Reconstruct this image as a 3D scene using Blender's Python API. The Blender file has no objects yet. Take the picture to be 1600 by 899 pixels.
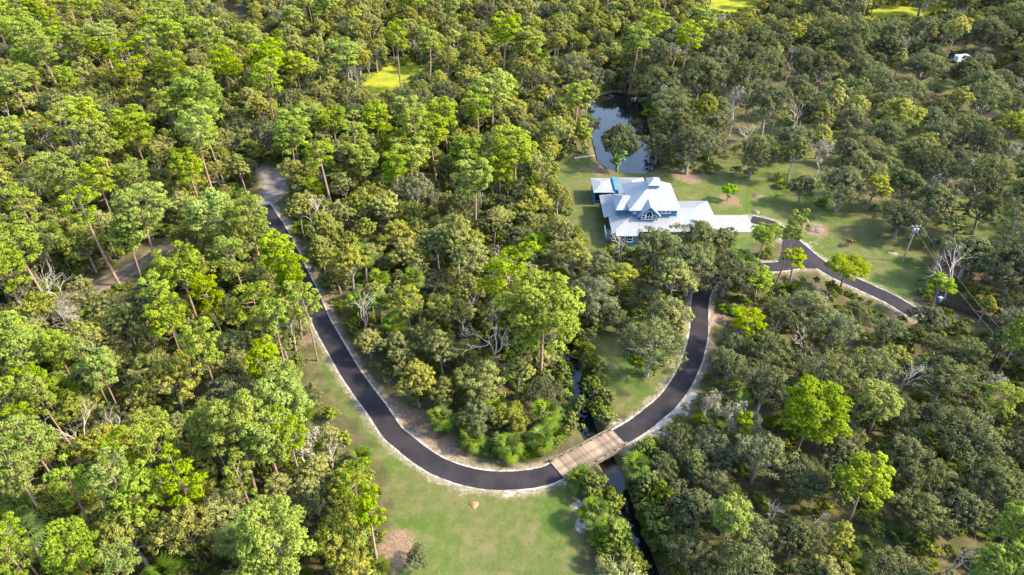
import bpy, math, random
import numpy as np
from mathutils import Vector

R = math.radians
rng = np.random.default_rng(7)
random.seed(7)
scene = bpy.context.scene
COL = scene.collection

# ------------------------------------------------------------------ camera, sky, sun, exposure
CAM_H, PITCH, FPX = 75.0, R(36.7), 1067.0          # drone height, downward tilt, focal length in 1600-px pixels
cd = bpy.data.cameras.new('camera')
cam = bpy.data.objects.new('camera', cd)
COL.objects.link(cam)
cd.sensor_width = 36.0
cd.lens = 36.0 * FPX / 1600.0
cd.clip_start, cd.clip_end = 0.5, 6000
cam.location = (0, 0, CAM_H)
cam.rotation_euler = (math.pi / 2 - PITCH, 0, 0)
scene.camera = cam

SUN_EL, SUN_AZ = R(40), R(-5)                        # azimuth measured from +x towards +y
w = bpy.data.worlds.new('World')
scene.world = w
w.use_nodes = True
nt = w.node_tree
nt.nodes.clear()
sky = nt.nodes.new('ShaderNodeTexSky')
sky.sky_type = 'NISHITA'
sky.sun_disc = False
sky.sun_elevation = SUN_EL
sky.sun_rotation = math.pi / 2 - SUN_AZ
sky.altitude = 50
sky.air_density = 1.0
sky.dust_density = 1.6
bg = nt.nodes.new('ShaderNodeBackground')
bg.inputs['Strength'].default_value = 0.15
wo = nt.nodes.new('ShaderNodeOutputWorld')
nt.links.new(sky.outputs[0], bg.inputs['Color'])
nt.links.new(bg.outputs[0], wo.inputs['Surface'])

sd = bpy.data.lights.new('sun', 'SUN')
sd.energy = 2.65
sd.angle = R(5)
sd.color = (1.0, 0.88, 0.62)
sun = bpy.data.objects.new('sun', sd)
COL.objects.link(sun)
svec = Vector((math.cos(SUN_EL) * math.cos(SUN_AZ), math.cos(SUN_EL) * math.sin(SUN_AZ), math.sin(SUN_EL)))
sun.rotation_euler = svec.to_track_quat('Z', 'Y').to_euler()
sun.location = svec * 400

vs = scene.view_settings
vs.view_transform = 'Standard'
vs.look = 'None'
vs.gamma = 1
vs.use_curve_mapping = False
vs.exposure = 2.3
scene.render.engine = 'CYCLES'
scene.cycles.max_bounces = 6
scene.cycles.diffuse_bounces = 5
scene.cycles.glossy_bounces = 2
scene.cycles.transmission_bounces = 3
scene.cycles.use_denoising = True
scene.cycles.denoiser = 'OPENIMAGEDENOISE'
scene.cycles.denoising_input_passes = 'RGB_ALBEDO_NORMAL'


# ------------------------------------------------------------------ surveying: picture position -> place on the ground
def at(px, py, z=0.0):
    a, b = (px - 800) / FPX, (449.5 - py) / FPX
    d = np.array([a, math.cos(PITCH) + b * math.sin(PITCH), -math.sin(PITCH) + b * math.cos(PITCH)])
    t = (z - CAM_H) / d[2]
    return np.array([d[0] * t, d[1] * t, z])


def proj(P):
    P = np.asarray(P, float)
    z = P[..., 2] - CAM_H
    dep = P[..., 1] * math.cos(PITCH) - z * math.sin(PITCH)
    up = P[..., 1] * math.sin(PITCH) + z * math.cos(PITCH)
    dep = np.maximum(dep, 1.0)
    return 800 + FPX * P[..., 0] / dep, 449.5 - FPX * up / dep, dep


def gpoly(pts, z=0.0):
    return np.array([at(x, y, z)[:2] for x, y in pts])


def smooth_line(pts, n=8):
    """Catmull-Rom through ground points"""
    P = np.asarray(pts, float)
    P = np.vstack([2 * P[0] - P[1], P, 2 * P[-1] - P[-2]])
    out = []
    for i in range(1, len(P) - 2):
        for k in range(n):
            t = k / n
            out.append(0.5 * ((2 * P[i]) + (-P[i - 1] + P[i + 1]) * t + (2 * P[i - 1] - 5 * P[i] + 4 * P[i + 1] - P[i + 2]) * t * t
                              + (-P[i - 1] + 3 * P[i] - 3 * P[i + 1] + P[i + 2]) * t ** 3))
    out.append(P[-2])
    return np.array(out)


def dist_line(X, Y, L):
    best = np.full(X.shape, 1e9)
    for i in range(len(L) - 1):
        ax, ay = L[i]
        bx, by = L[i + 1]
        dx, dy = bx - ax, by - ay
        t = np.clip(((X - ax) * dx + (Y - ay) * dy) / (dx * dx + dy * dy + 1e-9), 0, 1)
        best = np.minimum(best, (X - ax - t * dx) ** 2 + (Y - ay - t * dy) ** 2)
    return np.sqrt(best)


def inside(X, Y, poly):
    r = np.zeros(X.shape, bool)
    n = len(poly)
    for i in range(n):
        x1, y1 = poly[i]
        x2, y2 = poly[(i + 1) % n]
        c = ((y1 > Y) != (y2 > Y)) & (X < (x2 - x1) * (Y - y1) / (y2 - y1 + 1e-12) + x1)
        r ^= c
    return r


def sdf(X, Y, poly):
    """positive inside"""
    d = dist_line(X, Y, np.vstack([poly, poly[:1]]))
    return np.where(inside(X, Y, poly), d, -d)


# ------------------------------------------------------------------ materials
def new_mat(name):
    m = bpy.data.materials.new(name)
    m.use_nodes = True
    m.node_tree.nodes.clear()
    return m, m.node_tree.nodes, m.node_tree.links


def nd(N, t, **kw):
    n = N.new(t)
    for k, v in kw.items():
        setattr(n, k, v)
    return n


def mixc(N, L, fac, a, b, mode='MIX'):
    m = N.new('ShaderNodeMix')
    m.data_type = 'RGBA'
    m.blend_type = mode
    for sock, v in ((m.inputs[0], fac), (m.inputs[6], a), (m.inputs[7], b)):
        if hasattr(v, 'links'):
            L.new(v, sock)
        elif isinstance(v, (int, float)):
            sock.default_value = v
        else:
            sock.default_value = (*v, 1)
    return m.outputs[2]


def math_n(N, L, op, a, b=None, c=None, clamp=False):
    m = N.new('ShaderNodeMath')
    m.operation = op
    m.use_clamp = clamp
    for i, v in enumerate((a, b, c)):
        if v is None:
            continue
        if hasattr(v, 'links'):
            L.new(v, m.inputs[i])
        else:
            m.inputs[i].default_value = v
    return m.outputs[0]


def ramp(N, L, v, lo, hi):
    m = N.new('ShaderNodeMapRange')
    m.interpolation_type = 'SMOOTHSTEP'
    L.new(v, m.inputs[0])
    m.inputs[1].default_value, m.inputs[2].default_value = lo, hi
    return m.outputs[0]


def noise(N, L, scale, detail=4, vec=None, rough=0.55):
    n = N.new('ShaderNodeTexNoise')
    n.inputs['Scale'].default_value = scale
    n.inputs['Detail'].default_value = detail
    n.inputs['Roughness'].default_value = rough
    if vec is not None:
        L.new(vec, n.inputs['Vector'])
    return n.outputs['Fac']


def leaf_mat(name, dark, light, trans, tcol, vary=0.35, hue=0.03):
    m, N, L = new_mat(name)
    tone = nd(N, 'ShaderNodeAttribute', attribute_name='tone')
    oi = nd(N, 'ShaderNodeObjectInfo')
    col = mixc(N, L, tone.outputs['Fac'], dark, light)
    hs = nd(N, 'ShaderNodeHueSaturation')
    L.new(col, hs.inputs['Color'])
    L.new(math_n(N, L, 'MULTIPLY_ADD', oi.outputs['Random'], hue * 2, 0.502 - hue), hs.inputs['Hue'])
    r2 = math_n(N, L, 'FRACT', math_n(N, L, 'MULTIPLY', oi.outputs['Random'], 17.3))
    L.new(math_n(N, L, 'MULTIPLY_ADD', r2, vary * 2, 1 - vary), hs.inputs['Value'])
    r3 = math_n(N, L, 'FRACT', math_n(N, L, 'MULTIPLY', oi.outputs['Random'], 53.7))
    L.new(math_n(N, L, 'MULTIPLY_ADD', r3, 0.3, 0.82), hs.inputs['Saturation'])
    d = nd(N, 'ShaderNodeBsdfDiffuse')
    L.new(hs.outputs[0], d.inputs['Color'])
    t = nd(N, 'ShaderNodeBsdfTranslucent')
    L.new(mixc(N, L, 1.0, hs.outputs[0], tcol, 'MULTIPLY'), t.inputs['Color'])
    mx = nd(N, 'ShaderNodeMixShader')
    mx.inputs[0].default_value = trans
    L.new(d.outputs[0], mx.inputs[1])
    L.new(t.outputs[0], mx.inputs[2])
    o = nd(N, 'ShaderNodeOutputMaterial')
    L.new(mx.outputs[0], o.inputs['Surface'])
    return m


def plain_mat(name, c1, c2, scale=3.0, rough=0.85, bump=0.2, stretch=None, objrand=0.0, spec=0.3):
    m, N, L = new_mat(name)
    tc = nd(N, 'ShaderNodeTexCoord')
    mp = nd(N, 'ShaderNodeMapping')
    L.new(tc.outputs['Object'], mp.inputs['Vector'])
    if stretch:
        mp.inputs['Scale'].default_value = stretch
    f = noise(N, L, scale, 6, mp.outputs[0], 0.6)
    col = mixc(N, L, ramp(N, L, f, 0.3, 0.7), c1, c2)
    if objrand:
        oi = nd(N, 'ShaderNodeObjectInfo')
        hs = nd(N, 'ShaderNodeHueSaturation')
        L.new(col, hs.inputs['Color'])
        L.new(math_n(N, L, 'MULTIPLY_ADD', oi.outputs['Random'], objrand * 2, 1 - objrand), hs.inputs['Value'])
        col = hs.outputs[0]
    p = nd(N, 'ShaderNodeBsdfPrincipled')
    L.new(col, p.inputs['Base Color'])
    p.inputs['Roughness'].default_value = rough
    p.inputs['Specular IOR Level'].default_value = spec
    if bump:
        b = nd(N, 'ShaderNodeBump')
        b.inputs['Strength'].default_value = bump
        b.inputs['Distance'].default_value = 0.03
        L.new(f, b.inputs['Height'])
        L.new(b.outputs[0], p.inputs['Normal'])
    o = nd(N, 'ShaderNodeOutputMaterial')
    L.new(p.outputs[0], o.inputs['Surface'])
    return m


M = {}
M['pine'] = leaf_mat('pine_needles', (0.122, 0.184, 0.020), (0.325, 0.410, 0.046), 0.32, (1.2, 1.12, 0.5), 0.15, 0.012)
M['oak'] = leaf_mat('live_oak_leaves', (0.064, 0.078, 0.031), (0.154, 0.170, 0.078), 0.26, (1.2, 1.15, 0.6), 0.26, 0.014)
M['olive'] = leaf_mat('laurel_oak_leaves', (0.116, 0.130, 0.028), (0.300, 0.308, 0.080), 0.32, (1.25, 1.14, 0.5), 0.26, 0.012)  # own olive, with the left wood's warm glow worked into the leaf colour
M['bush'] = leaf_mat('bush_leaves', (0.085, 0.118, 0.020), (0.215, 0.250, 0.050), 0.30, (1.2, 1.15, 0.5), 0.35, 0.016)
M['yellow'] = leaf_mat('yellow_green_leaves', (0.17, 0.26, 0.008), (0.40, 0.46, 0.012), 0.35, (1.2, 1.1, 0.5), 0.1, 0.01)
M['fresh'] = leaf_mat('fresh_green_leaves', (0.10, 0.22, 0.018), (0.24, 0.40, 0.035), 0.32, (1.2, 1.1, 0.5), 0.1, 0.01)
M['palm'] = leaf_mat('palm_fronds', (0.048, 0.085, 0.010), (0.135, 0.180, 0.026), 0.22, (1.2, 1.15, 0.5), 0.25, 0.02)
M['moss'] = leaf_mat('spanish_moss', (0.19, 0.185, 0.13), (0.33, 0.315, 0.235), 0.2, (1, 1, 0.9), 0.15, 0.01)
M['rust'] = leaf_mat('rusty_leaves', (0.22, 0.06, 0.02), (0.36, 0.12, 0.03), 0.2, (1, 1, 0.9), 0.1, 0.01)
M['pinebark'] = plain_mat('pine_bark', (0.14, 0.088, 0.062), (0.31, 0.215, 0.165), 6, 0.9, 0.5, (1, 1, 0.3), 0.25)
M['oakbark'] = plain_mat('oak_bark', (0.13, 0.115, 0.095), (0.30, 0.275, 0.24), 5, 0.9, 0.5, (1, 1, 0.4), 0.2)
M['deadwood'] = plain_mat('weathered_deadwood', (0.30, 0.25, 0.205), (0.50, 0.45, 0.39), 5, 0.9, 0.4, (1, 1, 0.4), 0.2)
M['palmtrunk'] = plain_mat('palm_trunk', (0.17, 0.14, 0.10), (0.31, 0.27, 0.21), 8, 0.9, 0.5, (0.6, 0.6, 2.0), 0.15)
M['asphalt'] = plain_mat('asphalt', (0.013, 0.011, 0.015), (0.026, 0.022, 0.027), 0.35, 0.8, 0.25, None, 0, 0.25)
M['shell'] = plain_mat('crushed_shell', (0.15, 0.125, 0.10), (0.40, 0.375, 0.345), 0.9, 0.95, 0.6)
M['concrete'] = plain_mat('pale_concrete', (0.205, 0.192, 0.195), (0.25, 0.236, 0.238), 0.6, 0.85, 0.1)
M['street'] = plain_mat('sandy_street', (0.11, 0.095, 0.085), (0.235, 0.21, 0.195), 0.5, 0.9, 0.3)
M['dirt'] = plain_mat('track_dirt', (0.07, 0.052, 0.036), (0.16, 0.125, 0.09), 0.6, 0.95, 0.4)
M['plank'] = plain_mat('bridge_planks', (0.13, 0.092, 0.068), (0.26, 0.20, 0.152), 1.6, 0.85, 0.3, (3, 0.7, 3), 0.34)
M['timber'] = plain_mat('weathered_timber', (0.075, 0.062, 0.05), (0.17, 0.142, 0.115), 3, 0.9, 0.3, (1, 1, 1), 0.15)
M['darkwood'] = plain_mat('dark_fence_wood', (0.05, 0.034, 0.026), (0.105, 0.072, 0.052), 3, 0.9, 0.3, (1, 1, 1), 0.2)
M['mound'] = plain_mat('sandy_mound', (0.20, 0.10, 0.045), (0.30, 0.165, 0.085), 3, 0.95, 0.6)
M['ash'] = plain_mat('ashy_dirt', (0.075, 0.06, 0.045), (0.18, 0.145, 0.11), 1.6, 0.95, 0.8)
M['blue'] = plain_mat('blue_siding', (0.028, 0.150, 0.29), (0.038, 0.18, 0.335), 0.8, 0.6, 0.05)
M['white'] = plain_mat('white_trim', (0.72, 0.72, 0.72), (0.80, 0.80, 0.80), 2, 0.5, 0.0)
M['metalgrey'] = plain_mat('galvanised_grey', (0.22, 0.25, 0.28), (0.32, 0.35, 0.38), 4, 0.45, 0.0)
M['polewood'] = plain_mat('pole_wood', (0.20, 0.17, 0.14), (0.34, 0.30, 0.26), 4, 0.9, 0.2, (1, 1, 0.2))
M['cable'] = plain_mat('cable', (0.11, 0.11, 0.11), (0.16, 0.16, 0.16), 2, 0.6, 0.0)
M['black'] = plain_mat('dark_rubber', (0.02, 0.02, 0.02), (0.03, 0.03, 0.03), 2, 0.7, 0.0)
M['bluebox'] = plain_mat('blue_paint', (0.05, 0.22, 0.50), (0.07, 0.27, 0.58), 2, 0.5, 0.0)


def roof_mat():
    m, N, L = new_mat('white_metal_roof')
    tc = nd(N, 'ShaderNodeTexCoord')
    f = noise(N, L, 0.5, 5, tc.outputs['Object'])
    f2 = noise(N, L, 9, 3, tc.outputs['Object'])
    c = mixc(N, L, ramp(N, L, f, 0.3, 0.75), (0.208, 0.222, 0.246), (0.244, 0.256, 0.278))
    c = mixc(N, L, ramp(N, L, f2, 0.45, 0.9), c, (0.25, 0.257, 0.27))
    p = nd(N, 'ShaderNodeBsdfPrincipled')
    L.new(c, p.inputs['Base Color'])
    p.inputs['Roughness'].default_value = 0.42
    p.inputs['Metallic'].default_value = 0.15
    o = nd(N, 'ShaderNodeOutputMaterial')
    L.new(p.outputs[0], o.inputs['Surface'])
    return m


def glass_mat():
    m, N, L = new_mat('dark_window_glass')
    p = nd(N, 'ShaderNodeBsdfPrincipled')
    p.inputs['Base Color'].default_value = (0.012, 0.018, 0.028, 1)
    p.inputs['Roughness'].default_value = 0.06
    o = nd(N, 'ShaderNodeOutputMaterial')
    L.new(p.outputs[0], o.inputs['Surface'])
    return m


def water_mat():
    m, N, L = new_mat('dark_tannin_water')
    tc = nd(N, 'ShaderNodeTexCoord')
    p = nd(N, 'ShaderNodeBsdfPrincipled')
    p.inputs['Base Color'].default_value = (0.010, 0.011, 0.010, 1)
    p.inputs['Roughness'].default_value = 0.05
    p.inputs['IOR'].default_value = 1.45
    p.inputs['Specular IOR Level'].default_value = 0.55
    b = nd(N, 'ShaderNodeBump')
    b.inputs['Strength'].default_value = 0.10
    b.inputs['Distance'].default_value = 0.03
    L.new(noise(N, L, 1.3, 3, tc.outputs['Object']), b.inputs['Height'])
    L.new(b.outputs[0], p.inputs['Normal'])
    o = nd(N, 'ShaderNodeOutputMaterial')
    L.new(p.outputs[0], o.inputs['Surface'])
    return m


M['roof'] = roof_mat()
M['glass'] = glass_mat()
M['water'] = water_mat()


def ground_mat():
    m, N, L = new_mat('ground_cover')
    tc = nd(N, 'ShaderNodeTexCoord')
    V = tc.outputs['Object']

    def attr(n):
        return nd(N, 'ShaderNodeAttribute', attribute_name=n).outputs['Fac']
    big = noise(N, L, 0.055, 5, V, 0.6)
    mid = noise(N, L, 0.28, 6, V, 0.62)
    fine = noise(N, L, 2.2, 6, V, 0.7)
    vfine = noise(N, L, 9.0, 3, V, 0.7)
    jit = math_n(N, L, 'MULTIPLY_ADD', math_n(N, L, 'SUBTRACT', mid, 0.5), 7.0, math_n(N, L, 'MULTIPLY', math_n(N, L, 'SUBTRACT', fine, 0.5), 2.5))
    # forest floor
    litter = mixc(N, L, ramp(N, L, mid, 0.35, 0.65), (0.060, 0.046, 0.028), (0.135, 0.098, 0.066))
    litter = mixc(N, L, ramp(N, L, fine, 0.42, 0.62), litter, (0.055, 0.075, 0.018))
    # mown grass
    g = mixc(N, L, ramp(N, L, big, 0.40, 0.60), (0.092, 0.100, 0.034), (0.060, 0.100, 0.017))
    g = mixc(N, L, math_n(N, L, 'MULTIPLY', ramp(N, L, mid, 0.45, 0.66), 0.75), g, (0.136, 0.118, 0.058))
    g = mixc(N, L, math_n(N, L, 'MULTIPLY', ramp(N, L, fine, 0.52, 0.72), 0.4), g, (0.140, 0.115, 0.062))
    fin2 = noise(N, L, 0.85, 5, V, 0.7)
    g = mixc(N, L, math_n(N, L, 'MULTIPLY', ramp(N, L, fin2, 0.50, 0.64), 0.5), g, (0.145, 0.125, 0.060))
    g = mixc(N, L, math_n(N, L, 'MULTIPLY', ramp(N, L, fin2, 0.48, 0.36), 0.45), g, (0.052, 0.082, 0.015))
    g = mixc(N, L, math_n(N, L, 'MULTIPLY', ramp(N, L, vfine, 0.45, 0.72), 0.45), g, (0.030, 0.050, 0.011))
    lawn = ramp(N, L, math_n(N, L, 'ADD', attr('lawn'), math_n(N, L, 'MULTIPLY', jit, 0.7)), -0.8, 0.9)
    c = mixc(N, L, lawn, litter, g)
    # bright far grass
    fld = ramp(N, L, math_n(N, L, 'ADD', attr('field'), math_n(N, L, 'MULTIPLY', jit, 2.2)), -2.0, 2.0)
    c = mixc(N, L, fld, c, mixc(N, L, ramp(N, L, mid, 0.3, 0.7), (0.13, 0.185, 0.012), (0.27, 0.25, 0.024)))
    # bare reddish-brown soil
    bare = ramp(N, L, math_n(N, L, 'ADD', attr('bare'), math_n(N, L, 'MULTIPLY', jit, 0.8)), -0.6, 0.9)
    soil = mixc(N, L, ramp(N, L, fine, 0.35, 0.7), (0.135, 0.085, 0.058), (0.25, 0.175, 0.125))
    c = mixc(N, L, math_n(N, L, 'MULTIPLY', bare, 0.85), c, soil)
    # sand and shell thrown beside the drive
    rd = attr('roadd')
    sandm = math_n(N, L, 'SUBTRACT', 1.0, ramp(N, L, math_n(N, L, 'SUBTRACT', rd, math_n(N, L, 'MULTIPLY', math_n(N, L, 'ADD', jit, 0.3), 0.55)), 0.2, 1.3))
    sand = mixc(N, L, ramp(N, L, fine, 0.35, 0.65), (0.17, 0.125, 0.085), (0.36, 0.31, 0.26))
    c = mixc(N, L, math_n(N, L, 'MULTIPLY', sandm, 0.5), c, sand)
    sp = ramp(N, L, math_n(N, L, 'ADD', attr('sand'), math_n(N, L, 'MULTIPLY', jit, 1.1)), 0.2, 1.0)
    c = mixc(N, L, math_n(N, L, 'MULTIPLY', sp, 0.9), c, mixc(N, L, ramp(N, L, vfine, 0.3, 0.7), (0.22, 0.195, 0.17), (0.44, 0.42, 0.395)))
    p = nd(N, 'ShaderNodeBsdfPrincipled')
    L.new(c, p.inputs['Base Color'])
    p.inputs['Roughness'].default_value = 0.95
    p.inputs['Specular IOR Level'].default_value = 0.1
    b = nd(N, 'ShaderNodeBump')
    b.inputs['Strength'].default_value = 0.7
    b.inputs['Distance'].default_value = 0.12
    L.new(math_n(N, L, 'ADD', fine, math_n(N, L, 'MULTIPLY', vfine, 0.6)), b.inputs['Height'])
    L.new(b.outputs[0], p.inputs['Normal'])
    o = nd(N, 'ShaderNodeOutputMaterial')
    L.new(p.outputs[0], o.inputs['Surface'])
    return m


M['ground'] = ground_mat()


# ------------------------------------------------------------------ mesh helpers
def quad_mesh(name, V, Q, mats, midx=None, normals=None, tone=None, smooth=False):
    V = np.ascontiguousarray(V, np.float32)
    Q = np.ascontiguousarray(Q, np.int32)
    me = bpy.data.meshes.new(name)
    n, m = len(V), len(Q)
    k = Q.shape[1]
    me.vertices.add(n)
    me.vertices.foreach_set('co', V.ravel())
    me.loops.add(m * k)
    me.loops.foreach_set('vertex_index', Q.ravel())
    me.polygons.add(m)
    me.polygons.foreach_set('loop_start', np.arange(0, m * k, k, dtype=np.int32))
    me.polygons.foreach_set('use_smooth', np.full(m, bool(smooth or normals is not None)))
    for mt in mats:
        me.materials.append(mt)
    if midx is not None:
        me.polygons.foreach_set('material_index', np.asarray(midx, np.int32))
    me.update(calc_edges=True)
    if tone is not None:
        a = me.attributes.new('tone', 'FLOAT', 'POINT')
        a.data.foreach_set('value', np.asarray(tone, np.float32))
    if normals is not None:
        me.normals_split_custom_set_from_vertices(np.asarray(normals, np.float32).tolist())
    return me


class Acc:
    """collects quads of several shapes"""
    def __init__(s):
        s.V, s.Q, s.N, s.T, s.n = [], [], [], [], 0

    def add(s, V, Q, N=None, T=None):
        V = np.asarray(V, float)
        s.V.append(V)
        s.Q.append(np.asarray(Q, int) + s.n)
        s.N.append(np.zeros_like(V) if N is None else N)
        s.T.append(np.zeros(len(V)) if T is None else T)
        s.n += len(V)

    def arrays(s):
        return np.vstack(s.V), np.vstack(s.Q), np.vstack(s.N), np.concatenate(s.T)

    def mesh(s, name, mats, leafy=False, smooth=False):
        V, Q, N, T = s.arrays()
        return quad_mesh(name, V, Q, mats, None, N if leafy else None, T if leafy else None, smooth)


def unit(v):
    return v / (np.linalg.norm(v, axis=-1, keepdims=True) + 1e-9)


def tube(acc, pts, rad, sides=6):
    pts = np.asarray(pts, float)
    rad = np.asarray(rad, float)
    n = len(pts)
    tan = unit(np.gradient(pts, axis=0))
    ref = np.array([0, 0, 1.0]) if abs(tan[0][2]) < 0.8 else np.array([1.0, 0, 0])
    a = unit(np.cross(tan, ref))
    b = np.cross(tan, a)
    ang = np.arange(sides) * 2 * np.pi / sides
    V = pts[:, None, :] + rad[:, None, None] * (np.cos(ang)[None, :, None] * a[:, None, :] + np.sin(ang)[None, :, None] * b[:, None, :])
    i = np.arange(n - 1)[:, None] * sides
    j = np.arange(sides)[None, :]
    j2 = (j + 1) % sides
    Q = np.stack([i + j, i + j2, i + sides + j2, i + sides + j], -1).reshape(-1, 4)
    acc.add(V.reshape(-1, 3), Q)


def leaf_cloud(acc, r, centers, radii, per, length, width, up=0.25, spread=0.55, radial=0.0, cc=None, blend=0.65, tones=None, bigw=0.5):
    """per diamond leaves round every centre; shading normals follow the clump so it reads as a soft lump"""
    C = np.repeat(np.asarray(centers, float), per, 0)
    Rr = np.repeat(np.asarray(radii, float), per, 0)
    n = len(C)
    d = unit(r.normal(size=(n, 3)) + np.array([0, 0, up]))
    f = (spread + (1.06 - spread) * r.random(n) ** 0.6)[:, None]
    P = C + d * f * Rr
    rand = unit(r.normal(size=(n, 3)))
    if radial > 0:                                   # needles point outwards
        u = unit(d * radial + rand * (1 - radial))
        nn = unit(np.cross(u, unit(r.normal(size=(n, 3)))))
    else:
        nn = unit(d * 0.9 + rand * 0.8)
        u = unit(np.cross(nn, unit(r.normal(size=(n, 3)))))
    flip = np.sign((nn * d).sum(1, keepdims=True) + 1e-6)
    nn = nn * flip
    v = np.cross(nn, u)
    s = r.uniform(0.7, 1.3, n)[:, None]
    lu, lv = u * length * s * 0.5, v * width * s * 0.5
    V = np.stack([P - lu, P - lv * 1.0 + lu * 0.1, P + lu, P + lv + lu * 0.1], 1)
    # winding so that the geometric normal is nn
    g = np.cross(V[:, 1] - V[:, 0], V[:, 3] - V[:, 0])
    bad = (g * nn).sum(1) < 0
    V[bad] = V[bad][:, [0, 3, 2, 1]]
    if cc is None:
        big = d
    else:
        cc = np.asarray(cc, float)
        big = unit(P - (np.repeat(cc, per, 0) if cc.ndim == 2 else cc))
    sn = unit(d * blend + big * bigw + nn * (1 - blend) * 0.8)
    t = r.random(n) * 0.55 + 0.15 + 0.3 * d[:, 2]  # random tone, plus painted top light: clump tops lighter, undersides darker
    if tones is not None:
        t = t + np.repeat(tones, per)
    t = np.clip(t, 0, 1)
    Q = np.arange(4 * n).reshape(n, 4)
    acc.add(V.reshape(-1, 3), Q, np.repeat(sn, 4, 0), np.repeat(t, 4))


BLANK = {}


def link(o, parent=None):
    COL.objects.link(o)
    if parent is not None:
        o.parent = parent
    return o


def part(name, me, parent=None):
    return link(bpy.data.objects.new(name, me), parent)


def tag(o, label=None, cat=None, group=None, kind=None):
    for k, v in (('label', label), ('category', cat), ('group', group), ('kind', kind)):
        if v:
            o[k] = v
    return o


def empty(name, loc, rz=0.0):
    o = link(bpy.data.objects.new(name, None))
    o.location = loc
    o.rotation_euler = (0, 0, rz)
    o.empty_display_size = 0.3
    return o


def box_arrays(x0, x1, y0, y1, z0, z1):
    V = [(x0, y0, z0), (x1, y0, z0), (x1, y1, z0), (x0, y1, z0), (x0, y0, z1), (x1, y0, z1), (x1, y1, z1), (x0, y1, z1)]
    Q = [(0, 3, 2, 1), (4, 5, 6, 7), (0, 1, 5, 4), (1, 2, 6, 5), (2, 3, 7, 6), (3, 0, 4, 7)]
    return V, Q


def box(name, b, mat, parent=None):
    V, Q = box_arrays(*b)
    return part(name, quad_mesh(name, V, Q, [mat]), parent)


def boxes(name, bs, mat, parent=None):
    a = Acc()
    for b in bs:
        a.add(*box_arrays(*b))
    return part(name, a.mesh(name, [mat]), parent)


def py_mesh(name, V, Fc, mats):
    me = bpy.data.meshes.new(name)
    me.from_pydata([tuple(v) for v in V], [], Fc)
    for m in mats:
        me.materials.append(m)
    me.update()
    return me


# ------------------------------------------------------------------ lines and areas of the place (ground metres)
drive_a = smooth_line([at(x, y)[:2] for x, y in [(412, 322), (422, 338), (436, 360), (452, 391), (467, 424), (484, 460), (502, 502), (524, 542), (546, 580), (568, 612), (587, 637), (612, 674),
                                                 (626, 687), (669, 720), (713, 740), (758, 750), (805, 751), (848, 745), (875, 734)]])
drive_b = smooth_line([at(x, y)[:2] for x, y in [(963, 686), (997, 666), (1020, 648), (1042, 629), (1060, 606), (1074, 581), (1085, 552), (1092, 520), (1093, 490), (1096, 462), (1108, 440), (1138, 424),
                                                 (1178, 418), (1215, 417), (1262, 410)]])
drive_c = smooth_line([at(x, y)[:2] for x, y in [(1174, 343), (1205, 351), (1228, 369), (1250, 388), (1274, 408), (1306, 428), (1345, 446), (1390, 467), (1414, 481), (1432, 492)]])
street = smooth_line([at(x, y)[:2] for x, y in [(330, 352), (375, 334), (410, 316), (427, 300), (428, 284), (421, 270)]])
street_full = smooth_line([at(x, y)[:2] for x, y in [(330, 352), (375, 334), (410, 316), (427, 300), (428, 284), (421, 270), (404, 252), (372, 232), (330, 214), (255, 205), (150, 190)]])
track = smooth_line([at(x, y)[:2] for x, y in [(60, 500), (120, 464), (168, 440), (215, 416), (258, 388), (295, 364), (330, 352)]])
HALF = {'a': 1.48, 'b': 1.5, 'c': 1.6, 's': 2.3}
creek = smooth_line([at(x, y, -1.3)[:2] for x, y in [(858, 455), (876, 520), (892, 570), (906, 615), (917, 668), (938, 705), (960, 745), (975, 790), (990, 835), (1004, 872), (1022, 930), (1035, 990)]])
pond = gpoly([(918, 172), (935, 152), (962, 146), (990, 150), (1006, 172), (1012, 200), (1020, 232), (1030, 262), (1004, 270), (975, 268), (950, 262), (935, 250), (928, 222), (922, 195)], -0.7)

meadow = gpoly([(478, 500), (492, 560), (512, 605), (545, 650), (585, 705), (605, 760), (608, 820), (600, 899), (570, 990), (915, 990), (906, 870), (900, 800), (892, 757), (800, 768), (700, 742), (620, 700), (560, 640), (520, 560), (492, 500)])
bank_lawn = gpoly([(928, 520), (934, 590), (955, 648), (985, 655), (1045, 605), (1075, 560), (1070, 535), (1000, 500), (950, 490)])
house_lawn = gpoly([(860, 262), (905, 238), (950, 255), (1010, 268), (1070, 262), (1120, 235), (1170, 215), (1230, 262), (1300, 318), (1370, 350), (1440, 385), (1450, 430), (1420, 470), (1330, 430), (1240, 380), (1190, 372), (1130, 420), (1010, 420), (930, 395), (905, 372), (882, 320)])
grove_lawn = gpoly([(1120, 250), (1200, 170), (1320, 140), (1480, 120), (1640, 170), (1700, 330), (1600, 420), (1450, 420), (1330, 330)])
glade = gpoly([(552, 140), (585, 108), (640, 92), (668, 108), (640, 130), (590, 148)])
field1 = gpoly([(1108, 22), (1095, -60), (1230, -60), (1190, 16), (1140, 22)])
field2 = gpoly([(1350, 30), (1340, 5), (1400, -40), (1700, -60), (1720, 10), (1560, 12), (1470, 22), (1400, 32)])
field3 = gpoly([(850, 118), (880, 108), (895, 122), (870, 130)])

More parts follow.
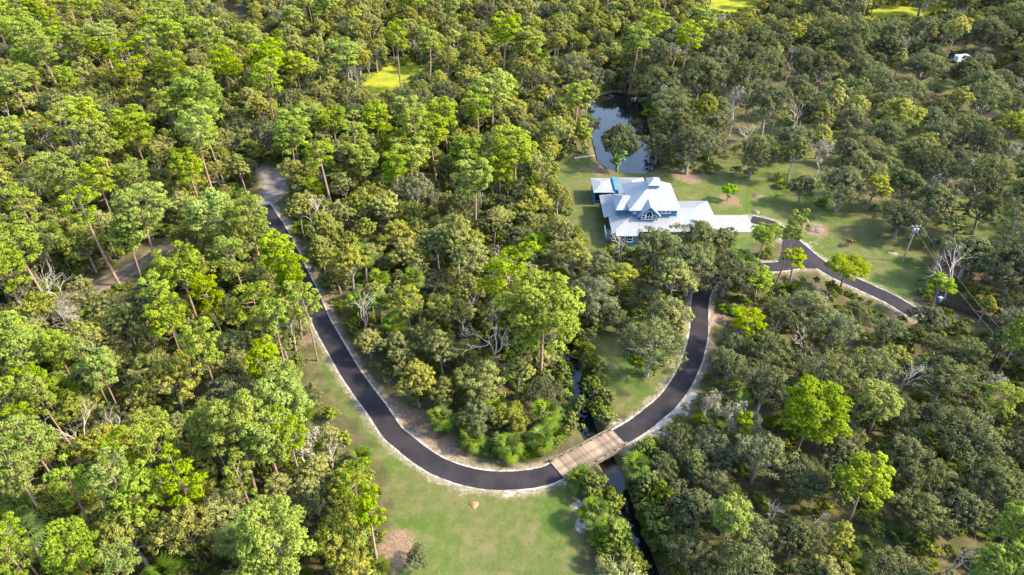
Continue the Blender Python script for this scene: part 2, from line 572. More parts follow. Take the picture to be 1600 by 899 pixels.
# ground sheet: fine where the camera looks, coarse to the horizon
xs = np.concatenate([np.linspace(-4000, -300, 14)[:-1], np.linspace(-300, -80, 100)[:-1], np.linspace(-80, 90, 230)[:-1], np.linspace(90, 300, 96)[:-1], np.linspace(300, 4000, 14)])
ys = np.concatenate([np.linspace(-600, 20, 8)[:-1], np.linspace(20, 180, 216)[:-1], np.linspace(180, 380, 90)[:-1], np.linspace(380, 5000, 16)])
GX, GY = np.meshgrid(xs, ys)
d_a, d_b, d_c, d_s, d_t = (dist_line(GX, GY, l) for l in (drive_a, drive_b, drive_c, street, track))
roadd = np.minimum(np.minimum(d_a - HALF['a'], d_b - HALF['b']), np.minimum(np.minimum(d_c - HALF['c'], d_s - HALF['s']), d_t - 1.2))
d_creek = dist_line(GX, GY, creek)
sd_pond = sdf(GX, GY, pond)


def sstep(a, b, x):
    t = np.clip((x - a) / (b - a), 0, 1)
    return t * t * (3 - 2 * t)


bump = 0.22 * (np.sin(GX * 0.11 + 1.3) * np.sin(GY * 0.13) + 0.6 * np.sin(GX * 0.31) * np.sin(GY * 0.27 + 2))
sd_house = -np.hypot(np.maximum(np.abs(GX - 33) - 19, 0), np.maximum(np.abs(GY - 124) - 14, 0))
bump *= sstep(2.0, 9.0, roadd) * sstep(1.0, 8.0, -sd_house)
GZ = bump - 2.4 * (1 - sstep(0.3, 2.3, d_creek)) - 1.9 * sstep(-2.5, 2.0, sd_pond)

def ground_z(x, y):
    i = int(np.clip(np.searchsorted(xs, x), 1, len(xs) - 1))
    j = int(np.clip(np.searchsorted(ys, y), 1, len(ys) - 1))
    fx = (x - xs[i - 1]) / (xs[i] - xs[i - 1])
    fy = (y - ys[j - 1]) / (ys[j] - ys[j - 1])
    return float((GZ[j - 1, i - 1] * (1 - fx) + GZ[j - 1, i] * fx) * (1 - fy) + (GZ[j, i - 1] * (1 - fx) + GZ[j, i] * fx) * fy)


nx, ny = len(xs), len(ys)
ii = (np.arange(ny - 1)[:, None] * nx + np.arange(nx - 1)[None, :]).ravel()
gq = np.stack([ii, ii + 1, ii + nx + 1, ii + nx], 1)
gme = quad_mesh('ground', np.stack([GX.ravel(), GY.ravel(), GZ.ravel()], 1), gq, [M['ground']], smooth=True)


def gattr(name, arr):
    a = gme.attributes.new(name, 'FLOAT', 'POINT')
    a.data.foreach_set('value', np.clip(arr, -12, 12).astype(np.float32).ravel())


gattr('lawn', np.maximum.reduce([sdf(GX, GY, p) for p in (meadow, bank_lawn, house_lawn)] + [np.minimum(sdf(GX, GY, grove_lawn), 0.6)]))
gattr('field', np.maximum.reduce([sdf(GX, GY, p) for p in (glade, field1, field2, field3)]))
bare_spots = [(1273, 357, 3.0), (625, 655, 3.0), (660, 685, 2.6), (700, 705, 2.2), (520, 470, 2.5), (1075, 275, 4.0), (1140, 312, 2.4), (610, 870, 2.6), (618, 850, 2.2), (1110, 490, 2.6),
              (1330, 190, 5), (1450, 150, 5), (1530, 260, 7), (1565, 190, 6), (1480, 290, 5), (1250, 180, 3), (1010, 400, 2.2), (1080, 425, 2.8), (1120, 395, 2.5), (940, 262, 3), (1100, 230, 4),
              (1060, 700, 2), (250, 800, 3), (300, 790, 3), (480, 530, 2.0), (1560, 490, 4), (1370, 300, 4), (1500, 420, 5)]
bare = np.full(GX.shape, -12.0)
for px, py, rr in bare_spots:
    c = at(px, py)
    bare = np.maximum(bare, rr - np.hypot(GX - c[0], GY - c[1]))
gattr('bare', bare)
sand = np.full(GX.shape, -12.0)
for px, py, rr in [(965, 662, 1.5), (972, 655, 1.6), (1040, 662, 2.2), (1060, 640, 1.8), (1075, 618, 1.4), (880, 760, 0.9), (905, 790, 0.7), (907, 820, 0.6), (1257, 384, 1.3), (1265, 378, 1.0), (800, 770, 0.35), (1105, 520, 0.9),
                   (670, 705, 0.7), (625, 660, 0.6), (1395, 395, 0.4), (985, 668, 1.1)]:
    c = at(px, py)
    sand = np.maximum(sand, rr - np.hypot(GX - c[0], GY - c[1]))
gattr('sand', sand)
gattr('roadd', roadd)
tag(part('ground', gme), kind='structure')


def ribbon(name, line, half, z, mat, jitter=0.0, offset=0.0, wob=None):
    line = np.asarray(line)
    tan = unit(np.gradient(line, axis=0))
    nor = np.stack([-tan[:, 1], tan[:, 0]], 1)
    V, r = [], np.random.default_rng(abs(hash(name)) % 1000 if False else len(line))
    for i, p in enumerate(line):
        ja, jb = r.uniform(-jitter, jitter, 2)
        a = p + nor[i] * (offset + half + ja)
        b = p + nor[i] * (offset - half + jb)
        V += [(a[0], a[1], z), (b[0], b[1], z)]
    V = np.array(V)
    n = len(line)
    k = np.arange(n - 1) * 2
    Q = np.stack([k + 1, k + 3, k + 2, k], 1)
    return tag(part(name, quad_mesh(name, V, Q, [mat])), kind='structure')


ribbon('road_street', street_full, HALF['s'], 0.012, M['street'], 0.35)
ribbon('path_track', smooth_line(track, 2), 1.5, 0.009, M['dirt'], 0.3)
# crushed-shell shoulders lie under the asphalt edge and show as an uneven pale line beside it
for nm, ln, hw, zz in (('shoulder_drive', drive_a, HALF['a'], 0.018), ('shoulder_upper_drive', drive_b, HALF['b'], 0.019), ('shoulder_forecourt', drive_c, HALF['c'], 0.017)):
    dense = smooth_line(ln, 3)
    ribbon(nm, dense, hw + 0.27, zz, M['shell'], 0.12)
ribbon('road_drive', drive_a, HALF['a'], 0.036, M['asphalt'], 0.03)
ribbon('road_upper_drive', drive_b, HALF['b'], 0.038, M['asphalt'], 0.03)
ribbon('road_forecourt', drive_c, HALF['c'], 0.042, M['asphalt'], 0.03)


def sheet(name, poly, z, mat):
    return tag(part(name, py_mesh(name, [(x, y, z) for x, y in poly], [list(range(len(poly)))], [mat])), kind='structure')


fc = [at(x, y)[:2] for x, y in [(1230, 366), (1252, 384), (1276, 404), (1290, 420), (1268, 420), (1240, 419), (1213, 416), (1218, 404), (1222, 392), (1222, 378)]]
sheet('forecourt', fc[::-1], 0.047, M['asphalt'])

# water
tn = unit(np.gradient(creek, axis=0))
nn_ = np.stack([-tn[:, 1], tn[:, 0]], 1)
wv = []
for i, pnt in enumerate(creek):
    for s in (1, -1):
        q = pnt + nn_[i] * s * 3.6
        wv.append((q[0], q[1], -1.3))
k = np.arange(len(creek) - 1) * 2
tag(part('water_creek', quad_mesh('water_creek', np.array(wv), np.stack([k + 1, k + 3, k + 2, k], 1), [M['water']])), kind='structure')
pc = pond.mean(0)
pe = pc + (pond - pc) * 1.04
tag(part('water_pond', py_mesh('water_pond', [(x, y, -0.7) for x, y in pe], [list(range(len(pe)))], [M['water']])), kind='structure')

# ------------------------------------------------------------------ the blue house
house = tag(empty('house', (31.0, 122.0, 0)), 'two-storey blue house with white metal hip roofs and an arched dormer window', 'house')
HO = np.array([31.0, 122.0, 0.0])
SEAMS = Acc()


def hpart(name, V, Fc, mat, parent=None):
    V = np.asarray(V, float) - HO
    return part(name, py_mesh(name, V, Fc, [mat]), parent or house)


def hbox(name, x0, x1, y0, y1, z0, z1, mat, parent=None):
    V, Q = box_arrays(x0, x1, y0, y1, z0, z1)
    return hpart(name, V, Q, mat, parent)


def slab(poly, th=0.10):
    """thick roof plane from a planar polygon listed counter-clockwise seen from above, plus its standing seams"""
    P = np.asarray(poly, float)
    n = unit(np.cross(P[1] - P[0], P[2] - P[0]))
    if n[2] < 0:
        P = P[::-1]
        n = -n
    m = len(P)
    V = np.vstack([P, P - n * th])
    Fc = [list(range(m)), list(range(2 * m - 1, m - 1, -1))] + [[i, i + m, (i + 1) % m + m, (i + 1) % m] for i in range(m)]
    down = np.array([n[0], n[1], 0.0])
    if np.linalg.norm(down) > 1e-4:                   # seams run down the slope
        down = unit(down)
        s = unit(down - n * (down @ n))
        t = np.cross(n, s)
        o = P[0]
        uv = np.stack([(P - o) @ t, (P - o) @ s], 1)
        for u in np.arange(uv[:, 0].min() + 0.22, uv[:, 0].max(), 0.75):
            hit = []
            for i in range(m):
                a, b = uv[i], uv[(i + 1) % m]
                if (a[0] - u) * (b[0] - u) < 0:
                    hit.append(a[1] + (b[1] - a[1]) * (u - a[0]) / (b[0] - a[0]))
            if len(hit) >= 2:
                v0, v1 = min(hit) + 0.03, max(hit) - 0.03
                if v1 - v0 > 0.3:
                    c = [o + t * (u + e) + s * v + n * h for e in (-0.025, 0.025) for v in (v0, v1) for h in (0.001, 0.016)]
                    SEAMS.add(np.array(c) - HO, [(0, 1, 3, 2), (4, 6, 7, 5), (1, 5, 7, 3), (0, 4, 5, 1), (2, 3, 7, 6)])
    return V, Fc


def roof(name, polys, th=0.10):
    V, Fc = [], []
    for p in polys:
        v, f = slab(p, th)
        b = sum(len(x) for x in V)
        V.append(v)
        Fc += [[i + b for i in q] for q in f]
    return hpart(name, np.vstack(V), Fc, M['roof'])


def hip(x0, x1, y0, y1, z, rx0, rx1, ry0, ry1, zr):
    a, b, c, d = (x0, y0, z), (x1, y0, z), (x1, y1, z), (x0, y1, z)
    e, f, g, h = (rx0, ry0, zr), (rx1, ry0, zr), (rx1, ry1, zr), (rx0, ry1, zr)
    def cl(q):
        o = []
        for p in q:
            if not o or np.linalg.norm(np.subtract(p, o[-1])) > 1e-3:
                o.append(p)
        if np.linalg.norm(np.subtract(o[0], o[-1])) < 1e-3:
            o.pop()
        return o
    out = [cl(q) for q in ([a, b, f, e], [b, c, g, f], [c, d, h, g], [d, a, e, h])]
    if rx1 > rx0 and ry1 > ry0:
        out.append([e, f, g, h])
    return [q for q in out if len(q) >= 3]


# walls
hbox('ground_floor_wall', 20.5, 33.4, 115.2, 129.6, 0, 3.25, M['blue'])
hbox('garage_wall', 33.42, 40.6, 115.6, 126.2, 0, 3.2, M['blue'])
hbox('front_bay_wall', 20.9, 24.5, 114.3, 115.19, 0, 3.15, M['blue'])
hbox('rear_wing_wall', 23.0, 28.8, 129.62, 136.6, 0, 3.3, M['blue'])
hbox('upper_wall', 23.8, 33.0, 118.4, 128.6, 3.27, 6.15, M['blue'])
hbox('side_wing_wall', 21.3, 23.78, 120.0, 125.8, 3.27, 5.4, M['blue'])
hbox('chimney_chase', 22.28, 22.98, 130.9, 137.0, 0, 3.75, M['blue'])

# lower roofs
roof('lower_roof', [
    [(19.7, 114.3, 3.2), (25.2, 114.3, 3.2), (25.2, 118.4, 4.55), (23.8, 118.4, 4.55)],                          # front, left of the dormer
    [(25.2, 114.6, 3.3), (34.6, 114.6, 3.3), (34.6, 118.4, 4.55), (25.2, 118.4, 4.55)],                          # front
    [(19.7, 114.3, 3.2), (23.8, 118.4, 4.55), (23.8, 121.0, 4.55), (19.7, 121.0, 3.2)],                         # side
    [(18.8, 120.6, 2.95), (22.5, 120.6, 4.15), (22.5, 126.2, 4.15), (18.8, 126.2, 2.95)],                      # left verandah
    [(22.5, 126.2, 4.15), (22.5, 130.0, 3.3), (18.8, 130.0, 2.95), (18.8, 126.2, 2.95)]])
roof('front_bay_roof', [[(20.4, 113.4, 3.06), (24.9, 113.4, 3.06), (24.9, 114.9, 3.56), (20.4, 114.9, 3.56)]])
roof('garage_roof', hip(33.05, 41.4, 114.7, 127.0, 3.22, 33.05, 37.2, 120.9, 120.9, 5.0))
roof('rear_wing_roof', hip(23.0, 29.4, 128.6, 137.3, 3.4, 26.2, 26.2, 128.6, 133.6, 4.55))
roof('porch_roof', hip(17.6, 22.26, 130.6, 137.3, 3.25, 19.4, 20.2, 133.3, 134.6, 3.85))
roof('side_wing_roof', [
    [(20.8, 119.3, 5.45), (24.2, 119.3, 5.45), (25.6, 122.6, 6.95), (22.6, 122.6, 6.95)],
    [(20.8, 119.3, 5.45), (22.6, 122.6, 6.95), (20.8, 126.0, 5.45)],
    [(20.8, 126.0, 5.45), (22.6, 122.6, 6.95), (25.6, 122.6, 6.95), (24.2, 126.0, 5.45)]])
roof('main_roof', hip(23.2, 33.6, 117.8, 129.2, 6.2, 27.9, 29.5, 122.9, 124.6, 9.3))
# cupola
hbox('cupola_wall', 27.75, 29.65, 122.3, 124.9, 8.5, 9.55, M['blue'])
roof('cupola_roof', hip(27.3, 30.1, 121.9, 125.3, 9.57, 28.5, 28.9, 123.2, 124.0, 10.4))
for vx, vy, vz in ((31.4, 126.3, 7.1), (25.6, 131.0, 4.2), (38.5, 123.6, 3.9)):
    va = Acc()
    tube(va, np.array([(vx, vy, vz), (vx, vy, vz + 0.75), (vx, vy, vz + 0.76)]) - HO, [0.07, 0.07, 0.01], 8)
    part('vent_pipe', va.mesh('vent_pipe', [M['metalgrey']], smooth=True), house)
# gabled dormer
dl, dr, dm = 25.15, 29.35, 27.25
hpart('dormer_wall', [(dl + .35, 117.35, 4.0), (dr - .35, 117.35, 4.0), (dr - .35, 117.35, 5.75), (dm, 117.35, 7.35), (dl + .35, 117.35, 5.75),
                      (dl + .35, 119.6, 4.0), (dr - .35, 119.6, 4.0), (dr - .35, 119.6, 5.75), (dm, 119.6, 7.35), (dl + .35, 119.6, 5.75)],
      [[0, 1, 2, 3, 4], [5, 9, 8, 7, 6], [1, 6, 7, 2], [0, 4, 9, 5]], M['blue'])
roof('dormer_roof', [[(dl - .25, 116.75, 5.3), (dm, 116.75, 7.62), (dm, 121.4, 7.62), (dl - .25, 118.0, 5.3)],
                     [(dm, 116.75, 7.62), (dr + .25, 116.75, 5.3), (dr + .25, 118.0, 5.3), (dm, 121.4, 7.62)]])


def bar(name, p, q, wd, dp, mat, parent):
    """flat bar in the wall plane y = const, from p to q (x, z)"""
    (x0, z0, y), (x1, z1, _) = p, q
    d = unit(np.array([x1 - x0, z1 - z0]))
    n = np.array([-d[1], d[0]]) * wd / 2
    V = []
    for yy in (y - dp, y):
        V += [(x0 - n[0], yy, z0 - n[1]), (x1 - n[0], yy, z1 - n[1]), (x1 + n[0], yy, z1 + n[1]), (x0 + n[0], yy, z0 + n[1])]
    return hpart(name, V, [[0, 1, 2, 3], [7, 6, 5, 4], [0, 4, 5, 1], [1, 5, 6, 2], [2, 6, 7, 3], [3, 7, 4, 0]], mat, parent)


bar('gable_trim', (dl - .2, 5.22, 116.80), (dm, 7.42, 116.8), 0.2, 0.08, M['blue'], house)
bar('gable_trim', (dm, 7.42, 116.80), (dr + .2, 5.22, 116.8), 0.2, 0.08, M['blue'], house)


def window(x0, x1, z0, z1, y, arch=False, mull=0, fw=0.11):
    """front-facing window: white frame with recessed dark panes"""
    zt = z1
    if arch:
        cx, rr = (x0 + x1) / 2, (x1 - x0) / 2
        out = [(x0, z0), (x1, z0)] + [(cx + rr * math.cos(a), z1 + rr * math.sin(a)) for a in np.linspace(0, math.pi, 11)]
        ri = rr - fw
        inn = [(x0 + fw, z0 + fw), (x1 - fw, z0 + fw)] + [(cx + ri * math.cos(a), z1 + ri * math.sin(a)) for a in np.linspace(0, math.pi, 11)]
    else:
        out = [(x0, z0), (x1, z0), (x1, z1), (x0, z1)]
        inn = [(x0 + fw, z0 + fw), (x1 - fw, z0 + fw), (x1 - fw, z1 - fw), (x0 + fw, z1 - fw)]
    n = len(out)
    V = [(x, y - 0.09, z) for x, z in out] + [(x, y - 0.09, z) for x, z in inn] + [(x, y - 0.003, z) for x, z in out] + [(x, y - 0.003, z) for x, z in inn]
    Fc = []
    for i in range(n):
        j = (i + 1) % n
        Fc += [[i, j, j + n, i + n], [i, i + 2 * n, j + 2 * n, j], [i + n, j + n, j + 3 * n, i + 3 * n]]
    wv_ = hpart('window', V, Fc, M['white'])
    def sub(o):
        o.parent = wv_
        return o
    sub(hpart('pane', [(x, y - 0.03, z) for x, z in inn], [list(range(n))], M['glass']))
    for k_ in range(mull):
        xm = x0 + (x1 - x0) * (k_ + 1) / (mull + 1)
        sub(hbox('glazing_bar', xm - 0.04, xm + 0.04, y - 0.085, y - 0.035, z0 + fw, zt - (0 if arch else fw), M['white']))
    sub(hbox('glazing_bar', x0 + fw, x1 - fw, y - 0.08, y - 0.04, (z0 + zt) / 2 - 0.04, (z0 + zt) / 2 + 0.04, M['white']))
    return wv_


window(26.62, 27.88, 4.5, 5.75, 117.35, True, 1)
window(25.75, 26.55, 4.5, 5.5, 117.35)
window(27.95, 28.75, 4.5, 5.5, 117.35)
window(29.8, 30.7, 5.2, 5.95, 118.4)
window(30.85, 31.75, 5.2, 5.95, 118.4)
window(24.3, 24.9, 5.1, 5.95, 118.4)
window(21.5, 22.5, 1.1, 2.5, 114.3)
window(22.8, 23.9, 1.1, 2.5, 114.3)
window(26.5, 27.8, 0.9, 2.4, 115.2)
window(29.2, 30.5, 0.9, 2.4, 115.2)
# garage doors on the front of the garage
for gx in (34.1, 37.4):
    gd = hbox('garage_door', gx, gx + 2.7, 115.52, 115.597, 0.02, 2.3, M['white'])
    for kz in range(4):
        o = hbox('door_panel', gx + 0.1, gx + 2.6, 115.49, 115.518, 0.1 + kz * 0.55, 0.55 + kz * 0.55, M['white'])
        o.parent = gd
# screened porch
hbox('porch_floor', 17.9, 22.26, 130.9, 137.0, 0, 0.35, M['concrete'])
for px_, py_ in ((18.0, 131.0), (19.6, 131.0), (21.1, 131.0), (22.1, 131.0), (18.0, 133.0), (18.0, 135.0), (18.0, 136.9)):
    hbox('porch_post', px_ - 0.1, px_ + 0.1, py_ - 0.1, py_ + 0.1, 0.352, 3.1, M['blue'])
for z in (0.95, 3.0):
    hbox('porch_rail', 18.1, 22.0, 130.95, 131.05, z - 0.09, z + 0.09, M['blue'])
    hbox('porch_rail', 17.95, 18.05, 131.1, 136.8, z - 0.09, z + 0.09, M['blue'])
hbox('porch_screen', 18.1, 22.0, 131.14, 131.16, 0.36, 2.9, M['glass'])
hbox('porch_screen', 18.14, 18.16, 131.2, 136.8, 0.36, 2.9, M['glass'])
# side stair with white rails on the left
st = hbox('side_deck', 18.9, 20.48, 116.4, 119.9, 0, 0.6, M['concrete'])
for yy in np.arange(116.5, 119.9, 0.55):
    hbox('baluster', 18.95, 19.03, yy, yy + 0.08, 0.602, 1.5, M['white'])
hbox('handrail', 18.92, 19.06, 116.4, 119.9, 1.502, 1.6, M['white'])
sm = part('roof_seam', SEAMS.mesh('roof_seam', [M['roof']]), house)
sm['kind'] = 'stuff'

# parking pad of pale concrete beside the garage, cast in slabs
pad = tag(empty('parking_pad', (46.3, 123.0, 0)), kind='structure')
for i in range(4):
    for j in range(3):
        x0, y0 = 42.3 + i * 2.01, 119.6 + j * 2.29
        V, Q = box_arrays(x0 - 46.3, x0 + 2.0 - 46.3, y0 - 123.0, y0 + 2.28 - 123.0, -0.1, 0.09)
        part('paving_slab', quad_mesh('paving_slab', V, Q, [M['concrete']]), pad)

# ------------------------------------------------------------------ timber bridge
bA, bB = at(873, 735)[:2], at(965, 685.5)[:2]
bdir = unit(bB - bA)
blen = float(np.linalg.norm(bB - bA)) + 0.5
bc = (bA + bB) / 2
bridge = tag(empty('bridge', (bc[0], bc[1], 0), math.atan2(bdir[1], bdir[0])), 'low timber plank bridge carrying the asphalt drive over the creek', 'bridge')
PW = 0.29
npl = int(blen / (PW + 0.018))
pm = None
rr_ = np.random.default_rng(3)
for i in range(npl):
    x = -blen / 2 + (i + 0.5) * blen / npl
    if pm is None:
        V, Q = box_arrays(-PW / 2, PW / 2, -1.75, 1.75, -0.04, 0.04)
        pm = quad_mesh('plank', V, Q, [M['plank']])
    o = part('plank', pm, bridge)
    o.location = (x, rr_.uniform(-0.05, 0.05), 0.12 + rr_.uniform(-0.008, 0.008))
    o.rotation_euler = (rr_.uniform(-0.003, 0.003), 0, rr_.uniform(-0.006, 0.006))
for s in (-1, 1):
    box('kerb_timber', (-blen / 2 - 0.1, blen / 2 + 0.1, s * 1.62 - 0.11, s * 1.62 + 0.11, 0.56, 0.74), M['timber'], bridge)
    for k_ in range(7):
        x = -blen / 2 + 0.3 + k_ * (blen - 0.6) / 6
        box('post', (x - 0.1, x + 0.1, s * 1.62 - 0.09, s * 1.62 + 0.09, 0.172, 0.558), M['timber'], bridge)
    box('edge_board', (-blen / 2, blen / 2, s * 1.84 - 0.03, s * 1.84 + 0.03, -0.3, 0.14), M['timber'], bridge)
    for x in (-2.6, 2.6):
        box('pile', (x - 0.14, x + 0.14, s * 1.3 - 0.14, s * 1.3 + 0.14, -2.6, -0.4), M['timber'], bridge)
for y in (-1.4, -0.5, 0.5, 1.4):
    box('beam', (-blen / 2, blen / 2, y - 0.09, y + 0.09, -0.38, 0.07), M['timber'], bridge)

# ------------------------------------------------------------------ utility pole with transformers and its two service wires
pb = at(1410, 408)
PH = 8.0
pole = tag(empty('utility_pole', (pb[0], pb[1], 0)), 'wooden utility pole with pale transformer cans on the dark lawn', 'utility pole')
a = Acc()
tube(a, [(0, 0, -0.5), (0, 0, PH * .5), (0, 0, PH)], [0.17, 0.14, 0.11], 10)
tube(a, [(0, 0, PH), (0, 0, PH + 0.02)], [0.11, 0.001], 10)
part('shaft', a.mesh('shaft', [M['polewood']], smooth=True), pole)
for sx in (0.34, -0.3):
    a = Acc()
    tube(a, [(sx, -0.1, PH - 1.5), (sx, -0.1, PH - 1.45), (sx, -0.1, PH - 0.65), (sx, -0.1, PH - 0.55), (sx, -0.1, PH - 0.5)], [0.01, 0.24, 0.24, 0.2, 0.01], 12)
    part('transformer_can', a.mesh('transformer_can', [M['metalgrey']], smooth=True), pole)
box('cross_arm', (-0.9, 0.9, 0.12, 0.22, PH - 0.35, PH - 0.22), M['polewood'], pole)
for sx in (-0.8, 0.0, 0.8):
    a = Acc()
    tube(a, [(sx, 0.17, PH - 0.22), (sx, 0.17, PH - 0.1), (sx, 0.17, PH), (sx, 0.17, PH + 0.06)], [0.03, 0.06, 0.06, 0.01], 8)
    part('insulator', a.mesh('insulator', [M['white']], smooth=True), pole)
a = Acc()
tube(a, [(-0.1, 0, PH - 0.9), (-1.3, -1.6, 0.02)], [0.012, 0.012], 4)
part('guy_wire', a.mesh('guy_wire', [M['cable']]), pole)
far_end = at(1560, 520, 5.0)
for sx, lab in ((-0.8, 'thin service wire from the utility pole, lower strand'), (0.8, 'thin service wire from the utility pole, upper strand')):
    p0 = np.array([pb[0] + sx, pb[1] + 0.17, PH + 0.02])
    p1 = far_end + np.array([sx, 0, 0])
    t = np.linspace(0, 1, 16)[:, None]
    L_ = p0 + (p1 - p0) * t
    L_[:, 2] -= 2.6 * (t * (1 - t))[:, 0]
    a = Acc()
    tube(a, L_, np.full(16, 0.022), 5)
    tag(part('service_wire', a.mesh('service_wire', [M['cable']])), lab, 'wire')
pole2 = tag(empty('wire_post', (far_end[0], far_end[1], 0)), 'short wooden post among the oaks where the service wires end', 'post')
a = Acc()
tube(a, [(0, 0, -0.5), (0, 0, 2.5), (0, 0, 5.2)], [0.14, 0.12, 0.1], 8)
part('shaft', a.mesh('shaft', [M['polewood']], smooth=True), pole2)
box('cross_arm', (-0.95, 0.95, -0.05, 0.05, 4.86, 4.97), M['polewood'], pole2)

# ------------------------------------------------------------------ board fence and small blue cabinet at the end of the forecourt drive
f0, f1 = at(1474, 478), at(1552, 508)
fd = unit((f1 - f0)[:2])
fl = float(np.linalg.norm((f1 - f0)[:2]))
fence = tag(empty('board_fence', (f0[0], f0[1], 0), math.atan2(fd[1], fd[0])), 'short dark brown board fence below the utility pole', 'fence')
V, Q = box_arrays(-0.14, 0.14, -0.02, 0.02, 0.05, 1.35)
bm_ = quad_mesh('board', V, Q, [M['darkwood']])
for i in range(int(fl / 0.3)):
    o = part('board', bm_, fence)
    o.location = (0.15 + i * 0.3, 0, rr_.uniform(-0.03, 0.03))
for x in np.arange(0, fl + 0.1, 2.0):
    box('post', (x - 0.06, x + 0.06, 0.023, 0.14, -0.3, 1.45), M['darkwood'], fence)
for z in (0.4, 1.1):
    box('rail', (0, fl, 0.022, 0.07, z - 0.05, z + 0.05), M['darkwood'], fence)
cb = at(1467, 472)
cab = tag(empty('meter_cabinet', (cb[0], cb[1], 0), 0.3), 'small blue cabinet with a white lid at the fence end', 'cabinet')
box('cabinet_body', (-0.32, 0.32, -0.25, 0.25, 0, 0.95), M['bluebox'], cab)
box('lid', (-0.36, 0.36, -0.29, 0.29, 0.952, 1.05), M['white'], cab)
box('cabinet_door', (-0.26, 0.26, -0.27, -0.252, 0.1, 0.88), M['white'], cab)


# ------------------------------------------------------------------ mounds, log, brush, trailer
def mound(name, px, py, rad, h, mat, label, cat, dip=0.0):
    c = at(px, py)
    r = np.random.default_rng(int(px))
    rings, seg = 8, 22
    V = []
    for i in range(rings):
        f = i / (rings - 1)
        for k_ in range(seg):
            an = k_ * 2 * math.pi / seg
            q = rad * f * (1 + 0.13 * math.sin(3 * an + px) + r.uniform(-0.05, 0.05))
            z = h * (1 - f * f) ** 1.2 - dip * math.exp(-(f * 2.5) ** 2) + r.uniform(-0.06, 0.06) * h - (0.06 if i == rings - 1 else 0)
            V.append((q * math.cos(an), q * math.sin(an), z))
    Q = [(i * seg + k_, (i + 1) * seg + k_, (i + 1) * seg + (k_ + 1) % seg, i * seg + (k_ + 1) % seg) for i in range(rings - 1) for k_ in range(seg)]
    o = part(name, quad_mesh(name, np.array(V), np.array(Q), [mat], smooth=True))
    o.location = (c[0], c[1], 0.02)
    return tag(o, label, cat)


mound('ant_mound', 741, 789, 0.62, 0.22, M['mound'], 'small orange sand mound alone on the mown meadow', 'mound')
mound('burn_pile', 1273, 358, 1.9, 0.75, M['ash'], 'round ashy dirt pile on the lawn beside the forecourt drive', 'dirt pile', 0.3)
mound('dirt_heap', 1181, 332, 1.0, 0.35, M['ash'], 'low grey dirt heap on the lawn above the concrete parking pad', 'dirt pile')
mound('soil_heap', 1184, 306, 1.3, 0.3, M['dirt'], 'low brown soil heap on the lawn behind the garage', 'dirt pile')

lg = at(913, 247)
log = tag(empty('fallen_log', (lg[0], lg[1], 0), 0.25), 'pale fallen log lying on the grass at the pond edge', 'log')
a = Acc()
tube(a, [(-2.6, 0, 0.2), (-1, 0.05, 0.25), (1, -0.05, 0.26), (2.8, 0.1, 0.22)], [0.26, 0.25, 0.21, 0.15], 9)
part('bole', a.mesh('bole', [M['deadwood']], smooth=True), log)
a = Acc()
tube(a, [(-1.6, 0, 0.25), (-2.2, -0.9, 0.35), (-2.4, -1.6, 0.2)], [0.12, 0.09, 0.05], 6)
part('limb_stub', a.mesh('limb_stub', [M['deadwood']], smooth=True), log)

tr = at(1500, 98)
trl = tag(empty('trailer', (tr[0], tr[1], 0), 0.2), 'white box trailer glimpsed between the far oaks', 'trailer')
box('trailer_body', (-2.2, 2.2, -1.0, 1.0, 0.6, 2.3), M['white'], trl)
box('trailer_roof', (-2.25, 2.25, -1.05, 1.05, 2.302, 2.4), M['white'], trl)
for sx in (-0.5, 0.5):
    for sy in (-0.9, 0.9):
        a = Acc()
        tube(a, [(sx, sy - 0.13, 0.36), (sx, sy - 0.12, 0.36), (sx, sy + 0.12, 0.36), (sx, sy + 0.13, 0.36)], [0.01, 0.36, 0.36, 0.01], 14)
        part('wheel', a.mesh('wheel', [M['black']], smooth=True), trl)
box('drawbar', (2.202, 3.4, -0.08, 0.08, 0.62, 0.74), M['metalgrey'], trl)

# ------------------------------------------------------------------ tree kinds: each returns meshes for trunk and crown
def rot_z(v, a):
    c, s = math.cos(a), math.sin(a)
    return np.array([v[0] * c - v[1] * s, v[0] * s + v[1] * c, v[2]])


